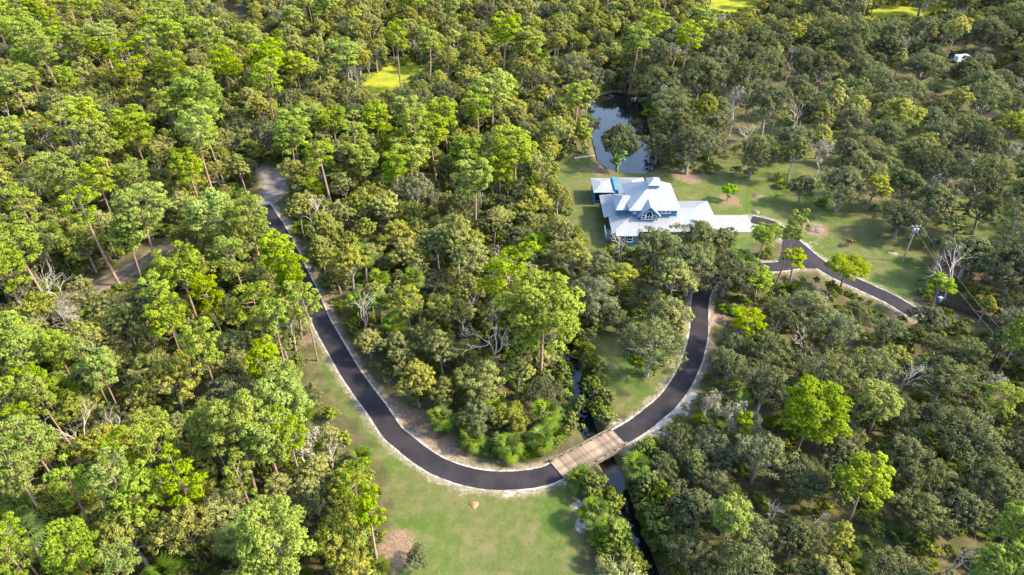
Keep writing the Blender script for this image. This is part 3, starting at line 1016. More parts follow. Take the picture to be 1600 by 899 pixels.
def make_pine(seed, H=19.0, W=7.5, c0=0.60, nl=20, dense=1.0, flat=0.5):
    """slash pine: long bare bole, spreading limbs, rounded pads of needles"""
    r = np.random.default_rng(seed)
    wood, leaf = Acc(), Acc()
    lean = r.normal(0, 0.035, 2)
    sway = r.normal(0, 0.25, 2)
    tz = np.linspace(-0.4, H * 0.96, 9)
    f = tz / H
    bx, by = lean[0] * tz + sway[0] * np.sin(f * 3.1), lean[1] * tz + sway[1] * np.sin(f * 2.6)
    tube(wood, np.stack([bx, by, tz], 1), 0.27 * (1 - 0.78 * np.clip(f, 0, 1)) + 0.02, 8)
    def axis(z):
        return np.array([np.interp(z, tz, bx), np.interp(z, tz, by), z])
    C, Rd, T, PC = [], [], [], []

    def pad(c, pr, n):
        """flattened cushion of needle tufts"""
        tn_ = r.uniform(-0.12, 0.12)
        for k in range(n):
            a_ = r.uniform(0, 6.28)
            q_ = math.sqrt(r.random())
            C.append(c + np.array([math.cos(a_) * q_ * pr, math.sin(a_) * q_ * pr, 0.55 * pr * (1 - q_ * q_) + r.uniform(-0.12, 0.12)]))
            t_ = r.uniform(0.22, 0.38)
            Rd.append((t_, t_, t_ * 0.8))
            T.append(tn_ + r.uniform(-0.08, 0.08))
            PC.append(c - np.array([0, 0, 0.5 * pr]))
    for i in range(nl):
        t = (i + 0.5) / nl
        z = H * (c0 + (0.93 - c0) * t ** 0.9)
        az = i * 2.4 + r.uniform(-0.5, 0.5)
        prof = math.sqrt(max(0.05, 1 - ((t - 0.35) / (0.95 if t > 0.35 else 0.75)) ** 2))
        ln = W / 2 * prof * r.uniform(0.55, 1.0)
        rise = (0.12 + 0.5 * t) * r.uniform(0.6, 1.3)
        p0 = axis(z)
        d = np.array([math.cos(az), math.sin(az), 0])
        e = p0 + d * ln + np.array([0, 0, ln * rise + 0.2])
        mid = p0 + d * ln * 0.55 + np.array([0, 0, ln * rise * 0.3]) + r.normal(0, 0.15, 3)
        tube(wood, [p0, mid, e], [0.085, 0.06, 0.025], 5)
        side = np.array([-d[1], d[0], 0])
        pr = W * r.uniform(0.10, 0.15)
        pad(e - np.array([0, 0, 0.1]), pr, int((15 + 2.2 * W * 0.6) * dense))
        for sg in (-1, 1):
            if r.random() < 0.75 * dense:
                b_ = mid + (e - mid) * r.uniform(0.0, 0.5)
                c_ = b_ + side * sg * ln * r.uniform(0.25, 0.5) + np.array([0, 0, 0.35])
                tube(wood, [b_, (b_ + c_) / 2 + np.array([0, 0, .08]), c_], [0.035, 0.025, 0.012], 4)
                pad(c_, W * r.uniform(0.07, 0.12), int(13 * dense))
    top = axis(H * 0.93)
    pad(top, W * 0.14, int(16 * dense))
    for k in range(3):                                    # dead lower snags
        z = H * r.uniform(c0 - 0.14, c0)
        az = r.uniform(0, 6.28)
        p0 = axis(z)
        ln = r.uniform(0.8, 2.2)
        e = p0 + np.array([math.cos(az) * ln, math.sin(az) * ln, r.uniform(-0.3, 0.5)])
        tube(wood, [p0, (p0 + e) / 2 + r.normal(0, .1, 3), e], [0.06, 0.04, 0.012], 4)
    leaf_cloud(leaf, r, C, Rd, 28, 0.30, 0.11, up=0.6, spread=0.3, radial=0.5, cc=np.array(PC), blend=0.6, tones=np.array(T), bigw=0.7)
    return dict(trunk=wood.mesh('pine_trunk', [M['pinebark']], smooth=True), crown=leaf.mesh('pine_crown', [M['pine']], leafy=True), H=H, W=W, zc=(c0 + 1) / 2)


def make_broad(seed, H, W, leafm, barkm, lobes=9, clumps=10, per=60, ll=0.27, lw=0.17, t0=0.28, squash=0.62, moss=0.0, open_=0.0, zspan=0.30):
    """broad crown of unequal lobes, each lobe a shell of leaf clumps, carried by forking limbs"""
    r = np.random.default_rng(seed)
    wood, leaf = Acc(), Acc()
    fork = np.array([r.normal(0, 0.2), r.normal(0, 0.2), H * t0])
    tube(wood, [(0, 0, -0.4), (r.normal(0, .1), r.normal(0, .1), H * t0 * 0.5), fork], [W * 0.036, W * 0.027, W * 0.023], 8)
    C, Rd, T, PC = [], [], [], []
    cz = H * 0.56
    for i in range(lobes):
        if i == 0:
            az, rad, z = 0, W * 0.06, H * r.uniform(0.76, 0.84)
        else:
            az = i * 2.4 + r.uniform(-0.45, 0.45)
            g = (i / lobes) ** 0.55
            rad = W * 0.34 * g * r.uniform(0.8, 1.15)
            z = H * (0.80 - zspan * (g if zspan < 0.4 else r.random()) * r.uniform(0.5, 1.25))
        lc = np.array([math.cos(az) * rad, math.sin(az) * rad, z])
        lr = W * r.uniform(0.15, 0.225)
        m1 = fork + (lc - fork) * 0.5 + np.array([0, 0, -H * 0.04]) + r.normal(0, 0.25, 3)
        tube(wood, [fork, m1, lc], [W * 0.016, W * 0.011, W * 0.004], 5)
        for k in range(3):
            e = lc + unit(r.normal(size=3) + np.array([0, 0, .3])) * lr * 0.9
            tube(wood, [m1 + (lc - m1) * r.uniform(0.2, 0.8), (lc + e) / 2, e], [W * 0.006, W * 0.004, W * 0.0015], 4)
        lt = r.uniform(-0.14, 0.14)
        for k in range(int(clumps * 1.6)):
            d = unit(r.normal(size=3) + np.array([0, 0, 0.55]))
            if open_ and r.random() < open_:
                continue
            c = lc + d * np.array([1, 1, squash + 0.15]) * lr * r.uniform(0.65, 1.08)
            q = W * r.uniform(0.036, 0.072)
            C.append(c)
            Rd.append((q, q, q * 0.75))
            T.append(lt + r.uniform(-0.1, 0.1))
            PC.append(lc - np.array([0, 0, lr * 0.4]))
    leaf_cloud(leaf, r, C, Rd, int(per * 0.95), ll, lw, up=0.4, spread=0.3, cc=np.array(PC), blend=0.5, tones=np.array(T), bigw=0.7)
    mats = [leafm]
    out = dict(trunk=wood.mesh('tree_trunk', [barkm], smooth=True), crown=leaf.mesh('tree_crown', mats, leafy=True), H=H, W=W, zc=0.6)
    if moss:
        a = Acc()
        sel = [C[k] - np.array([0, 0, Rd[k][2] * 1.2]) for k in range(len(C)) if r.random() < moss]
        leaf_cloud(a, r, sel, [(0.35, 0.35, 0.8)] * len(sel), 26, 0.6, 0.10, up=-0.3, spread=0.1, blend=0.5)
        out['moss'] = a.mesh('moss_strands', [M['moss']], leafy=True)
    return out


def make_bare(seed, H, spread=0.6, moss=0):
    """leafless tree: forking bare limbs"""
    r = np.random.default_rng(seed)
    wood = Acc()
    tips = []

    def grow(p, d, ln, rad, lev):
        q = p + d * ln
        m = (p + q) / 2 + r.normal(0, ln * 0.07, 3)
        tube(wood, [p, m, q], [rad, rad * 0.8, rad * 0.55], 7 if lev < 2 else 4 if lev < 4 else 3)
        if lev >= 5:
            tips.append(q)
            return
        for k in range(3 if lev in (0, 1, 2) else 2):
            nd_ = unit(d + r.normal(0, spread, 3) + np.array([0, 0, 0.15]))
            grow(p + d * ln * r.uniform(0.72, 1.0), nd_, ln * r.uniform(0.52, 0.78), rad * 0.55, lev + 1)
    grow(np.array([0, 0, -0.3]), unit(np.array([r.normal(0, .06), r.normal(0, .06), 1])), H * 0.40, H * 0.0165, 0)
    out = dict(trunk=wood.mesh('bare_limbs', [M['deadwood']], smooth=True), H=H, W=H * 0.7, zc=0.7)
    if moss:
        a = Acc()
        sel = [t - np.array([0, 0, 0.3]) for t in tips if r.random() < moss]
        leaf_cloud(a, r, sel, [(0.5, 0.5, 0.75)] * len(sel), 26, 0.5, 0.12, up=-0.4, spread=0.1, blend=0.5)
        out['moss'] = a.mesh('moss_strands', [M['moss']], leafy=True)
    return out


def frond_mesh(seed, petiole=1.1, blade=1.05, n=15):
    """one fan frond along +x: a stalk and a fan of drooping pleated fingers"""
    r = np.random.default_rng(seed)
    a = Acc()
    V = [(0, -0.025, 0), (0, 0.025, 0), (petiole, 0.018, 0.28), (petiole, -0.018, 0.28)]
    a.add(V, [(0, 3, 2, 1)], np.tile([0, 0, 1.0], (4, 1)), np.full(4, 0.9))
    o = np.array([petiole, 0, 0.28])
    for i in range(n):
        an = (i / (n - 1) - 0.5) * R(250)
        ln = blade * (0.75 + 0.25 * math.cos(an * 0.8)) * r.uniform(0.9, 1.1)
        d = np.array([math.cos(an), math.sin(an), 0])
        s = np.array([-d[1], d[0], 0])
        m = o + d * ln * 0.55 + np.array([0, 0, 0.03])
        e = o + d * ln + np.array([0, 0, -0.36 * ln * r.uniform(0.6, 1.4)])
        wd = 0.085
        t = r.uniform(0.15, 0.85)
        V = [o, m - s * wd, e, m + s * wd]
        a.add(V, [(0, 1, 2, 3)], np.tile(unit(np.array([0, 0, 1.0]) + d * 0.3), (4, 1)), np.full(4, t))
    return a


FROND_ACC = [frond_mesh(900 + k, 1.05 + 0.1 * k) for k in range(3)]
FROND = [a.mesh('frond', [M['palm']], leafy=True) for a in FROND_ACC]


def frond_pose(r, i, n):
    t = (i + 0.5) / n
    az = i * 2.4 + r.uniform(-0.3, 0.3)
    pitch = R(72) - t * R(105) + r.uniform(-0.12, 0.12)         # young ones upright, old ones hanging
    return az, pitch


def pose_verts(V, az, pitch, s, base):
    c, sn = math.cos(pitch), math.sin(pitch)
    X = V[:, 0] * c - V[:, 2] * sn
    Z = V[:, 0] * sn + V[:, 2] * c
    ca, sa = math.cos(az), math.sin(az)
    return np.stack([X * ca - V[:, 1] * sa, X * sa + V[:, 1] * ca, Z], 1) * s + base


def merged_fronds(seed, n, s, base, pmin=None):
    r = np.random.default_rng(seed)
    a = Acc()
    for i in range(n):
        az, pt = frond_pose(r, i, n)
        if pmin is not None:
            pt = max(pt, pmin)
        V, Q, Nn, T = FROND_ACC[i % 3].arrays()
        k = s * r.uniform(0.85, 1.15)
        V2 = pose_verts(V, az, pt, k, base)
        N2 = pose_verts(Nn, az, pt, 1.0, np.zeros(3))
        a.add(V2, Q, unit(N2 + np.array([0, 0, .4])), T)
    return a


def palm_trunk(seed, h):
    r = np.random.default_rng(seed)
    a = Acc()
    z = np.linspace(-0.3, h, 8)
    tube(a, np.stack([r.normal(0, .25) * np.sin(z / h * 1.5), r.normal(0, .25) * np.sin(z / h * 1.5), z], 1), 0.2 + 0.03 * np.cos(z * 9), 8)
    return a


PINES = {'umbrella': make_pine(11, 19, 9.0, 0.62, 22, 1.05), 'round': make_pine(12, 18, 7.5, 0.58, 22, 1.1), 'sparse': make_pine(13, 20, 6.8, 0.58, 15, 0.8),
         'tall': make_pine(14, 22, 7.0, 0.62, 19, 0.95), 'full': make_pine(15, 18, 10.5, 0.56, 30, 1.15), 'slim': make_pine(16, 18, 4.8, 0.6, 15, 0.9), 'ragged': make_pine(17, 20, 8.2, 0.55, 17, 0.85)}
PINES.update({'lopsided': make_pine(18, 19, 8.0, 0.6, 16, 1.0), 'flat': make_pine(19, 17, 8.5, 0.68, 18, 1.1), 'lanky': make_pine(20, 22, 5.6, 0.66, 13, 0.9)})
PINE_WORDS = {'lopsided': 'lopsided slash pine', 'flat': 'flat-topped slash pine', 'lanky': 'lanky slash pine', 'umbrella': 'umbrella-crowned slash pine', 'round': 'round-crowned slash pine', 'sparse': 'thin-crowned slash pine', 'tall': 'tall high-crowned slash pine',
              'full': 'full broad slash pine', 'slim': 'slim slash pine', 'ragged': 'ragged slash pine'}
OAKS = {'domed': make_broad(31, 10.5, 12.5, M['oak'], M['oakbark'], 14, 12, 62), 'spreading': make_broad(32, 9.5, 14, M['oak'], M['oakbark'], 16, 12, 60),
        'uneven': make_broad(33, 10.5, 11.5, M['oak'], M['oakbark'], 12, 12, 62, open_=0.12), 'mossy': make_broad(34, 11, 12, M['oak'], M['oakbark'], 13, 12, 58, moss=0.35, open_=0.1),
        'compact': make_broad(35, 9, 9, M['oak'], M['oakbark'], 11, 12, 62), 'open': make_broad(36, 11, 12.5, M['oak'], M['oakbark'], 13, 12, 52, open_=0.25)}
OAKS.update({'ragged': make_broad(37, 12, 11, M['oak'], M['oakbark'], 10, 11, 60, open_=0.18, t0=0.35), 'billowy': make_broad(38, 10, 13.5, M['oak'], M['oakbark'], 11, 15, 60), 'crooked': make_broad(39, 9.5, 12, M['oak'], M['oakbark'], 9, 13, 60, open_=0.1, moss=0.2)})
OAK_WORDS = {'ragged': 'ragged grey-green live oak', 'billowy': 'billowy grey-green live oak', 'crooked': 'crooked grey-green live oak', 'domed': 'domed grey-green live oak', 'spreading': 'spreading grey-green live oak', 'uneven': 'lopsided grey-green live oak', 'mossy': 'moss-hung grey-green live oak',
             'compact': 'compact grey-green live oak', 'open': 'open-crowned grey-green live oak'}
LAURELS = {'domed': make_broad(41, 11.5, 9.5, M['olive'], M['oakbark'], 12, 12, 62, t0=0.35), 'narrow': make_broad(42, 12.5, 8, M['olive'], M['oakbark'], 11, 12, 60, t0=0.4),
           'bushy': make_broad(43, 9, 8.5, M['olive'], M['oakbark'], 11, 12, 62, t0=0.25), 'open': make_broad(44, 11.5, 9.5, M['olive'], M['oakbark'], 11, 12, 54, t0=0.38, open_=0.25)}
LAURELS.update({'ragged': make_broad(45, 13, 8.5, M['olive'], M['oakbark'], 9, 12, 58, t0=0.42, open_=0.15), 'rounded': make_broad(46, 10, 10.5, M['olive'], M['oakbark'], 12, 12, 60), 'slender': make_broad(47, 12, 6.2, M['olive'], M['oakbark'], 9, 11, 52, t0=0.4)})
LAUREL_WORDS = {'ragged': 'ragged olive-green oak', 'rounded': 'rounded olive-green oak', 'slender': 'slender olive-green oak', 'domed': 'domed olive-green oak', 'narrow': 'narrow upright olive-green oak', 'bushy': 'low bushy olive-green oak', 'open': 'open-crowned olive-green oak'}
BUSHES = [make_broad(51, 4.2, 4.6, M['bush'], M['oakbark'], 7, 7, 44, 0.3, 0.18, 0.15), make_broad(52, 3.6, 5.0, M['bush'], M['oakbark'], 8, 6, 44, 0.3, 0.18, 0.12),
          make_broad(53, 5.0, 4.2, M['bush'], M['oakbark'], 7, 7, 44, 0.3, 0.18, 0.18)]
BARE = [make_bare(61, 11, 0.42), make_bare(62, 9, 0.5), make_bare(66, 13, 0.38), make_bare(65, 9, 0.55, 0.5)]


# ------------------------------------------------------------------ what must stay open to the sky (picture mask of clearings, drive, house, water)
MS = 2
mask = np.zeros((1300 // MS, 2200 // MS), bool)
MXg, MYg = np.meshgrid((np.arange(mask.shape[1]) + 0.5) * MS - 300, (np.arange(mask.shape[0]) + 0.5) * MS - 200)


def clear_poly(pts):
    global mask
    mask |= inside(MXg, MYg, np.array(pts, float))


def hits(P):
    x, y, _ = proj(P)
    i = np.clip(((y + 200) / MS).astype(int), 0, mask.shape[0] - 1)
    j = np.clip(((x + 300) / MS).astype(int), 0, mask.shape[1] - 1)
    return mask[i, j]


clear_poly([(405, 330), (440, 343), (462, 370), (480, 410), (502, 455), (524, 495), (540, 520), (520, 530), (490, 470), (460, 415), (440, 375), (420, 350)])
clear_poly([(410, 284), (430, 282), (442, 312), (440, 335), (410, 330)])
clear_poly([(500, 492), (520, 500), (545, 545), (585, 600), (625, 655), (700, 712), (770, 730), (865, 715), (955, 668), (980, 640), (1040, 590), (1062, 565), (1085, 540), (1085, 480), (1106, 480),
            (1106, 550), (1095, 590), (1055, 645), (1010, 680), (975, 700), (885, 750), (900, 790), (908, 899), (908, 1100), (585, 1100), (612, 899), (612, 800), (600, 745), (560, 690), (520, 630), (492, 560), (480, 505)])
clear_poly([(588, 600), (615, 610), (650, 650), (700, 665), (710, 705), (640, 690)])
clear_poly([(930, 525), (958, 520), (975, 560), (1000, 602), (1062, 572), (1045, 600), (985, 648), (955, 645), (936, 600)])
clear_poly([(905, 645), (918, 640), (925, 680), (905, 690)])
clear_poly([(955, 700), (975, 740), (1005, 800), (1012, 855), (990, 858), (960, 780), (945, 720)])
clear_poly([(862, 255), (905, 240), (925, 170), (950, 146), (985, 146), (1004, 175), (1010, 215), (1018, 262), (1065, 272), (1115, 275), (1190, 270), (1235, 300), (1330, 335), (1385, 365), (1420, 395), (1440, 420), (1425, 455),
            (1412, 488), (1380, 474), (1330, 446), (1290, 436), (1240, 428), (1205, 424), (1190, 414), (1215, 400), (1216, 372), (1200, 355), (1170, 362), (1112, 362), (1112, 345), (1060, 352), (985, 372), (955, 372), (935, 385), (918, 375), (905, 330), (890, 290)])
clear_poly([(562, 135), (590, 110), (640, 95), (662, 105), (630, 130), (585, 145)])
clear_poly([(1115, 16), (1115, -5), (1185, -5), (1180, 8), (1140, 18)])
clear_poly([(1360, 14), (1400, 8), (1470, 8), (1470, 18), (1400, 24), (1365, 26)])
clear_poly([(160, 438), (215, 408), (250, 388), (260, 393), (225, 416), (178, 443)])
clear_poly([(1480, 66), (1570, 66), (1570, 82), (1485, 76)])
clear_poly([(342, 0), (372, 0), (382, 28), (360, 22)])
clear_poly([(1494, 88), (1508, 88), (1508, 95), (1494, 95)])
clear_poly([(1110, 488), (1140, 490), (1140, 500), (1112, 512)])
clear_poly([(1466, 462), (1480, 462), (1550, 500), (1540, 508)])


def grid_val(A, x, y):
    i = min(max(int(np.searchsorted(xs, x)), 1), len(xs) - 1)
    j = min(max(int(np.searchsorted(ys, y)), 1), len(ys) - 1)
    fx = (x - xs[i - 1]) / (xs[i] - xs[i - 1])
    fy = (y - ys[j - 1]) / (ys[j] - ys[j - 1])
    return (A[j - 1, i - 1] * (1 - fx) + A[j - 1, i] * fx) * (1 - fy) + (A[j, i - 1] * (1 - fx) + A[j, i] * fx) * fy


def road_clear(x, y, d):
    if 17 < x < 51 and 112.5 < y < 138:
        return False
    return grid_val(roadd, x, y) > d and grid_val(d_creek, x, y) > 2.0 + d * 0.5 and grid_val(sd_pond, x, y) < -0.5


def zone(x, y):
    px, py, _ = proj(np.array([x, y, 0.0]))
    drive_x = np.interp(py, [330, 405, 492, 577, 664, 729], [420, 458, 497, 541, 600, 690])
    if px < drive_x and py > 300 or px < 430:
        if py < 140:
            return ('in the upper left corner' if px < 200 and py < 70 else 'near the upper left edge' if px < 200 else 'in the far wood near the top edge' if py < 50 else 'in the far sunlit wood')
        if py < 290:
            return ('in the sunlit wood beyond the track' if px < 200 else 'between the far wood and the sandy street')
        if py < 440:
            return 'beside the dirt track' if px < 300 else 'between the dirt track and the drive'
        if py < 620:
            return 'in the pine wood below the dirt track' if px < 280 else 'beside the long straight of the drive'
        if py < 780:
            return 'in the lower left pine wood' if px < 300 else 'in the wood edge above the mown meadow'
        return 'at the bottom left corner' if px < 250 else 'beside the lower meadow edge'
    if py < 95:
        if px < 880:
            return 'behind the yellow grass clearing' if px < 680 else 'in the far wood behind the pond'
        return 'between the pond and the far bright fields' if px < 1240 else 'before the far bright fields'
    if px < 880 and py < 210:
        return 'in front of the yellow grass clearing'
    if px < 880 and py < 330:
        return 'in the pine stand left of the pond' if px > 640 else 'beside the sandy street end'
    if px < 900 and py < 470:
        return 'in the dense wood left of the blue house' if px > 680 else 'right of the upper drive'
    if px < 930:
        return 'inside the bend of the drive' if py < 600 else 'by the inner curve of the drive near the bridge'
    if px < 1100 and py < 300:
        return 'around the pond'
    if px < 1130 and py < 560:
        return 'in front of the blue house'
    if py < 190:
        return 'in the far oak grove' if px < 1400 else 'in the far oak grove by the white trailer'
    if py < 330:
        return 'in the oak grove behind the house lawn' if px < 1350 else 'in the shaded grove at the right edge'
    if py < 500:
        return 'near the forecourt drive' if px < 1330 else 'near the utility pole'
    if py < 640:
        return 'below the forecourt drive' if px < 1330 else 'in the dark wood below the board fence'
    if py < 780:
        return 'in the wood right of the bridge' if px < 1250 else 'in the lower right wood'
    return 'along the creek below the bridge' if px < 1080 else 'at the bottom right corner'


PLACED = []                                            # x, y, crown radius, height
LABELS = {}


def plant(kind, variant, spec, x, y, s, sz=None, rz=None, label=None, cat='tree', group=None, words=None):
    z = max(ground_z(x, y), -0.75)
    root = empty(kind, (x, y, z), random.uniform(0, 6.28) if rz is None else rz)
    root.scale = (s, s, sz or s)
    part('trunk', spec['trunk'], root)
    if 'crown' in spec:
        part('crown', spec['crown'], root)
    if 'moss' in spec:
        part('moss', spec['moss'], root)['kind'] = 'stuff'
    PLACED.append((x, y, spec['W'] * s / 2, spec['H'] * (sz or s)))
    if label is None:
        label = words[variant] + ' ' + zone(x, y)
        group = words[variant].split(' with')[0] + 's ' + zone(x, y)
        root['group'] = group
    elif group:
        root['group'] = group
    tag(root, label, cat)
    LABELS.setdefault(label, []).append((x, y, root))
    return root


def spec_points(x, y, spec, s, k=0.5):
    rr2 = spec['W'] * s * k
    H = spec['H'] * s
    P = [(x, y, H), (x, y, H * 0.8), (x, y, 1.0)]
    for zz, kk in ((0.55, 1.0), (0.8, 0.7)):
        for a_ in range(8):
            P.append((x + rr2 * kk * math.cos(a_ * .785), y + rr2 * kk * math.sin(a_ * .785), H * zz))
    return np.array(P)


# pines one by one: crown position, crown width in the photograph, form and, where it stands out, its own label
PINE_LIST = [
    (1240, 640, 112, 'full', 'broadest bright slash pine right of the creek, wider than tall'), (1366, 632, 75, 'umbrella', 'bright slash pine just right of the broadest pine in the lower right wood'),
    (1552, 622, 66, 'ragged', 'bright slash pine near the right edge, above the lower right wood'), (1335, 752, 85, 'round', 'bright slash pine halfway down the lower right wood, alone among oaks'),
    (1133, 803, 62, 'round', 'small round slash pine near the creek, lower right'), (1165, 505, 68, 'ragged', 'slash pine beside the upper drive, below the forecourt'),
    (1562, 890, 78, 'full', 'bright slash pine cut by the bottom edge in the right corner'), (1590, 812, 50, 'round', 'slash pine cut by the right edge near the bottom corner'),
    (1160, 662, 30, 'slim', 'slim young slash pine beside the moss-draped bare tree'), (1325, 415, 74, 'umbrella', 'slash pine overhanging the forecourt drive between lawn and wood'),
    (1245, 405, 42, 'slim', 'slim slash pine standing against the asphalt forecourt'), (1184, 437, 54, 'round', 'slash pine left of the slim forecourt pine'),
    (1155, 405, 52, 'round', 'slash pine in front of the concrete parking pad, left of the forecourt'), (1193, 366, 54, 'umbrella', 'slash pine covering the corner of the concrete parking pad'),
    (1232, 355, 40, 'tall', 'tall slash pine with long bare trunk across the forecourt asphalt'), (1452, 445, 46, 'slim', 'slim bright slash pine beside the board fence'),
    (1593, 522, 36, 'round', 'slash pine at the right edge below the board fence'),
    (790, 432, 100, 'ragged', 'tall bright slash pine above the largest pine inside the drive bend'), (848, 492, 132, 'full', 'largest bright slash pine inside the drive bend, umbrella crown over the creek'),
    (735, 280, 66, 'tall', 'slash pine with long pale bare trunk left of the blue house'),
    (766, 145, 85, 'umbrella', None), (745, 168, 55, 'round', None), (631, 172, 52, 'round', None), (675, 205, 70, 'umbrella', None), (550, 216, 62, 'ragged', None), (641, 243, 65, 'umbrella', None),
    (611, 264, 46, 'tall', None), (729, 236, 60, 'round', None), (806, 233, 78, 'umbrella', None), (901, 146, 42, 'slim', None), (543, 85, 50, 'tall', None), (783, 50, 50, 'tall', None), (823, 65, 52, 'round', None),
    (1020, 37, 50, 'round', None), (1072, 55, 48, 'tall', None), (590, 185, 50, 'round', None), (700, 180, 52, 'tall', None), (520, 190, 55, 'umbrella', None), (850, 268, 50, 'ragged', None),
    (780, 262, 45, 'round', None), (570, 250, 50, 'round', None), (505, 238, 50, 'tall', None), (450, 212, 62, 'umbrella', None), (480, 185, 55, 'round', None), (985, 60, 45, 'tall', None), (1105, 30, 45, 'round', None),
    (34, 47, 80, 'umbrella', None), (202, 88, 60, 'ragged', None), (263, 105, 56, 'umbrella', None), (412, 88, 66, 'round', None), (314, 146, 80, 'full', None), (412, 122, 50, 'tall', None), (135, 178, 52, 'round', None),
    (95, 190, 46, 'tall', None), (206, 200, 72, 'full', None), (324, 182, 52, 'ragged', None), (13, 210, 44, 'round', None), (216, 277, 52, 'round', None), (70, 75, 45, 'tall', None), (160, 60, 45, 'round', None), (330, 50, 45, 'tall', None),
    (20, 130, 50, 'umbrella', None), (460, 100, 45, 'round', None), (250, 30, 40, 'tall', None),
    (34, 317, 62, 'ragged', None), (132, 317, 56, 'tall', None), (213, 330, 86, 'umbrella', 'wide umbrella-crowned slash pine beside the dirt track, sunlit'), (337, 337, 86, 'full', 'dense bright slash pine just left of the sandy street end'),
    (37, 380, 76, 'umbrella', 'leaning slash pine with pale trunk near the left edge, below the track'), (20, 425, 60, 'round', None), (388, 347, 70, 'umbrella', None), (365, 398, 66, 'ragged', None), (430, 392, 56, 'round', None),
    (280, 421, 76, 'umbrella', None), (398, 472, 72, 'ragged', None), (446, 424, 52, 'tall', None), (476, 476, 56, 'ragged', 'slash pine leaning over the asphalt drive at its straight'), (260, 496, 66, 'umbrella', None),
    (314, 530, 60, 'tall', None), (20, 518, 60, 'round', None), (34, 553, 56, 'round', None), (132, 560, 56, 'ragged', None), (155, 582, 52, 'round', None), (84, 543, 50, 'round', None), (412, 567, 56, 'round', None), (250, 455, 48, 'slim', None),
    (435, 606, 78, 'full', None), (330, 455, 50, 'tall', None), (452, 442, 50, 'umbrella', None), (425, 500, 50, 'round', None), (60, 600, 50, 'ragged', None),
    (20, 615, 50, 'tall', None), (67, 615, 46, 'tall', None), (37, 661, 56, 'ragged', None), (50, 694, 80, 'umbrella', None), (17, 748, 56, 'tall', None), (98, 769, 62, 'sparse', None),
    (253, 688, 74, 'round', None), (182, 708, 60, 'ragged', None), (169, 742, 72, 'tall', None), (219, 775, 76, 'round', None), (280, 758, 78, 'ragged', None), (331, 678, 70, 'umbrella', None),
    (432, 634, 92, 'full', None), (415, 680, 76, 'round', None), (449, 682, 60, 'ragged', None), (368, 735, 52, 'sparse', None), (418, 846, 124, 'full', 'largest slash pine at the bottom, full crown left of the meadow'),
    (105, 858, 76, 'full', None), (189, 893, 52, 'round', None), (552, 757, 62, 'ragged', 'ragged slash pine with bare trunk at the meadow edge'), (572, 797, 46, 'slim', None), (20, 880, 60, 'sparse', None), (10, 830, 44, 'tall', None)]
FOOT = {(1232, 355): (1211, 447), (1245, 405): (1232, 449), (1193, 366): (1184, 404), (1155, 405): (1150, 446), (1184, 437): (1178, 472), (1325, 415): (1312, 456), (1452, 445): (1444, 492),
        (1165, 505): (1158, 550), (1240, 640): (1238, 716), (1366, 632): (1352, 692), (1335, 752): (1325, 818), (1133, 803): (1120, 870), (1552, 622): (1532, 684), (1160, 662): (1150, 716)}
for ip_, (px, py, wpx, var, lab) in enumerate(PINE_LIST):
    if lab is None and ip_ % 4 == 1:
        var = {'umbrella': 'flat', 'round': 'lopsided', 'tall': 'lanky'}.get(var, var)
    sp = PINES[var]
    p = at(px, py, sp['H'] * 0.8)
    dep = proj(p)[2]
    s = float(np.clip(wpx * dep / FPX / sp['W'], 0.5, 1.25)) * 0.97
    sz = float(np.clip(0.5 + 0.5 * s, 0.7, 1.08))
    sz *= 0.84 if (px > 430 and py < 330) else 0.93
    H = sp['H'] * sz
    p = at(px, py, H * sp['zc'])
    x, y = float(p[0]), float(p[1])
    if (px, py) in FOOT:                               # foot of the trunk in view: its height follows
        fx, fy = FOOT[(px, py)]
        q = at(fx, fy)
        x, y = float(q[0]), float(q[1])
        hs_ = np.linspace(5, 24, 191)
        yy = proj(np.stack([np.full(191, x), np.full(191, y), hs_ * sp['zc']], 1))[1]
        sz = float(hs_[np.argmin(np.abs(yy - py))]) / sp['H']
    for it in range(12):                               # stand beside the drive, not on it
        if road_clear(x, y, 0.5):
            break
        x += -0.5 if px < 900 else 0.5
    plant('pine_tree', var, sp, x, y, s, sz, label=lab, words=PINE_WORDS, cat='pine')
N_PINE = len(PINE_LIST)

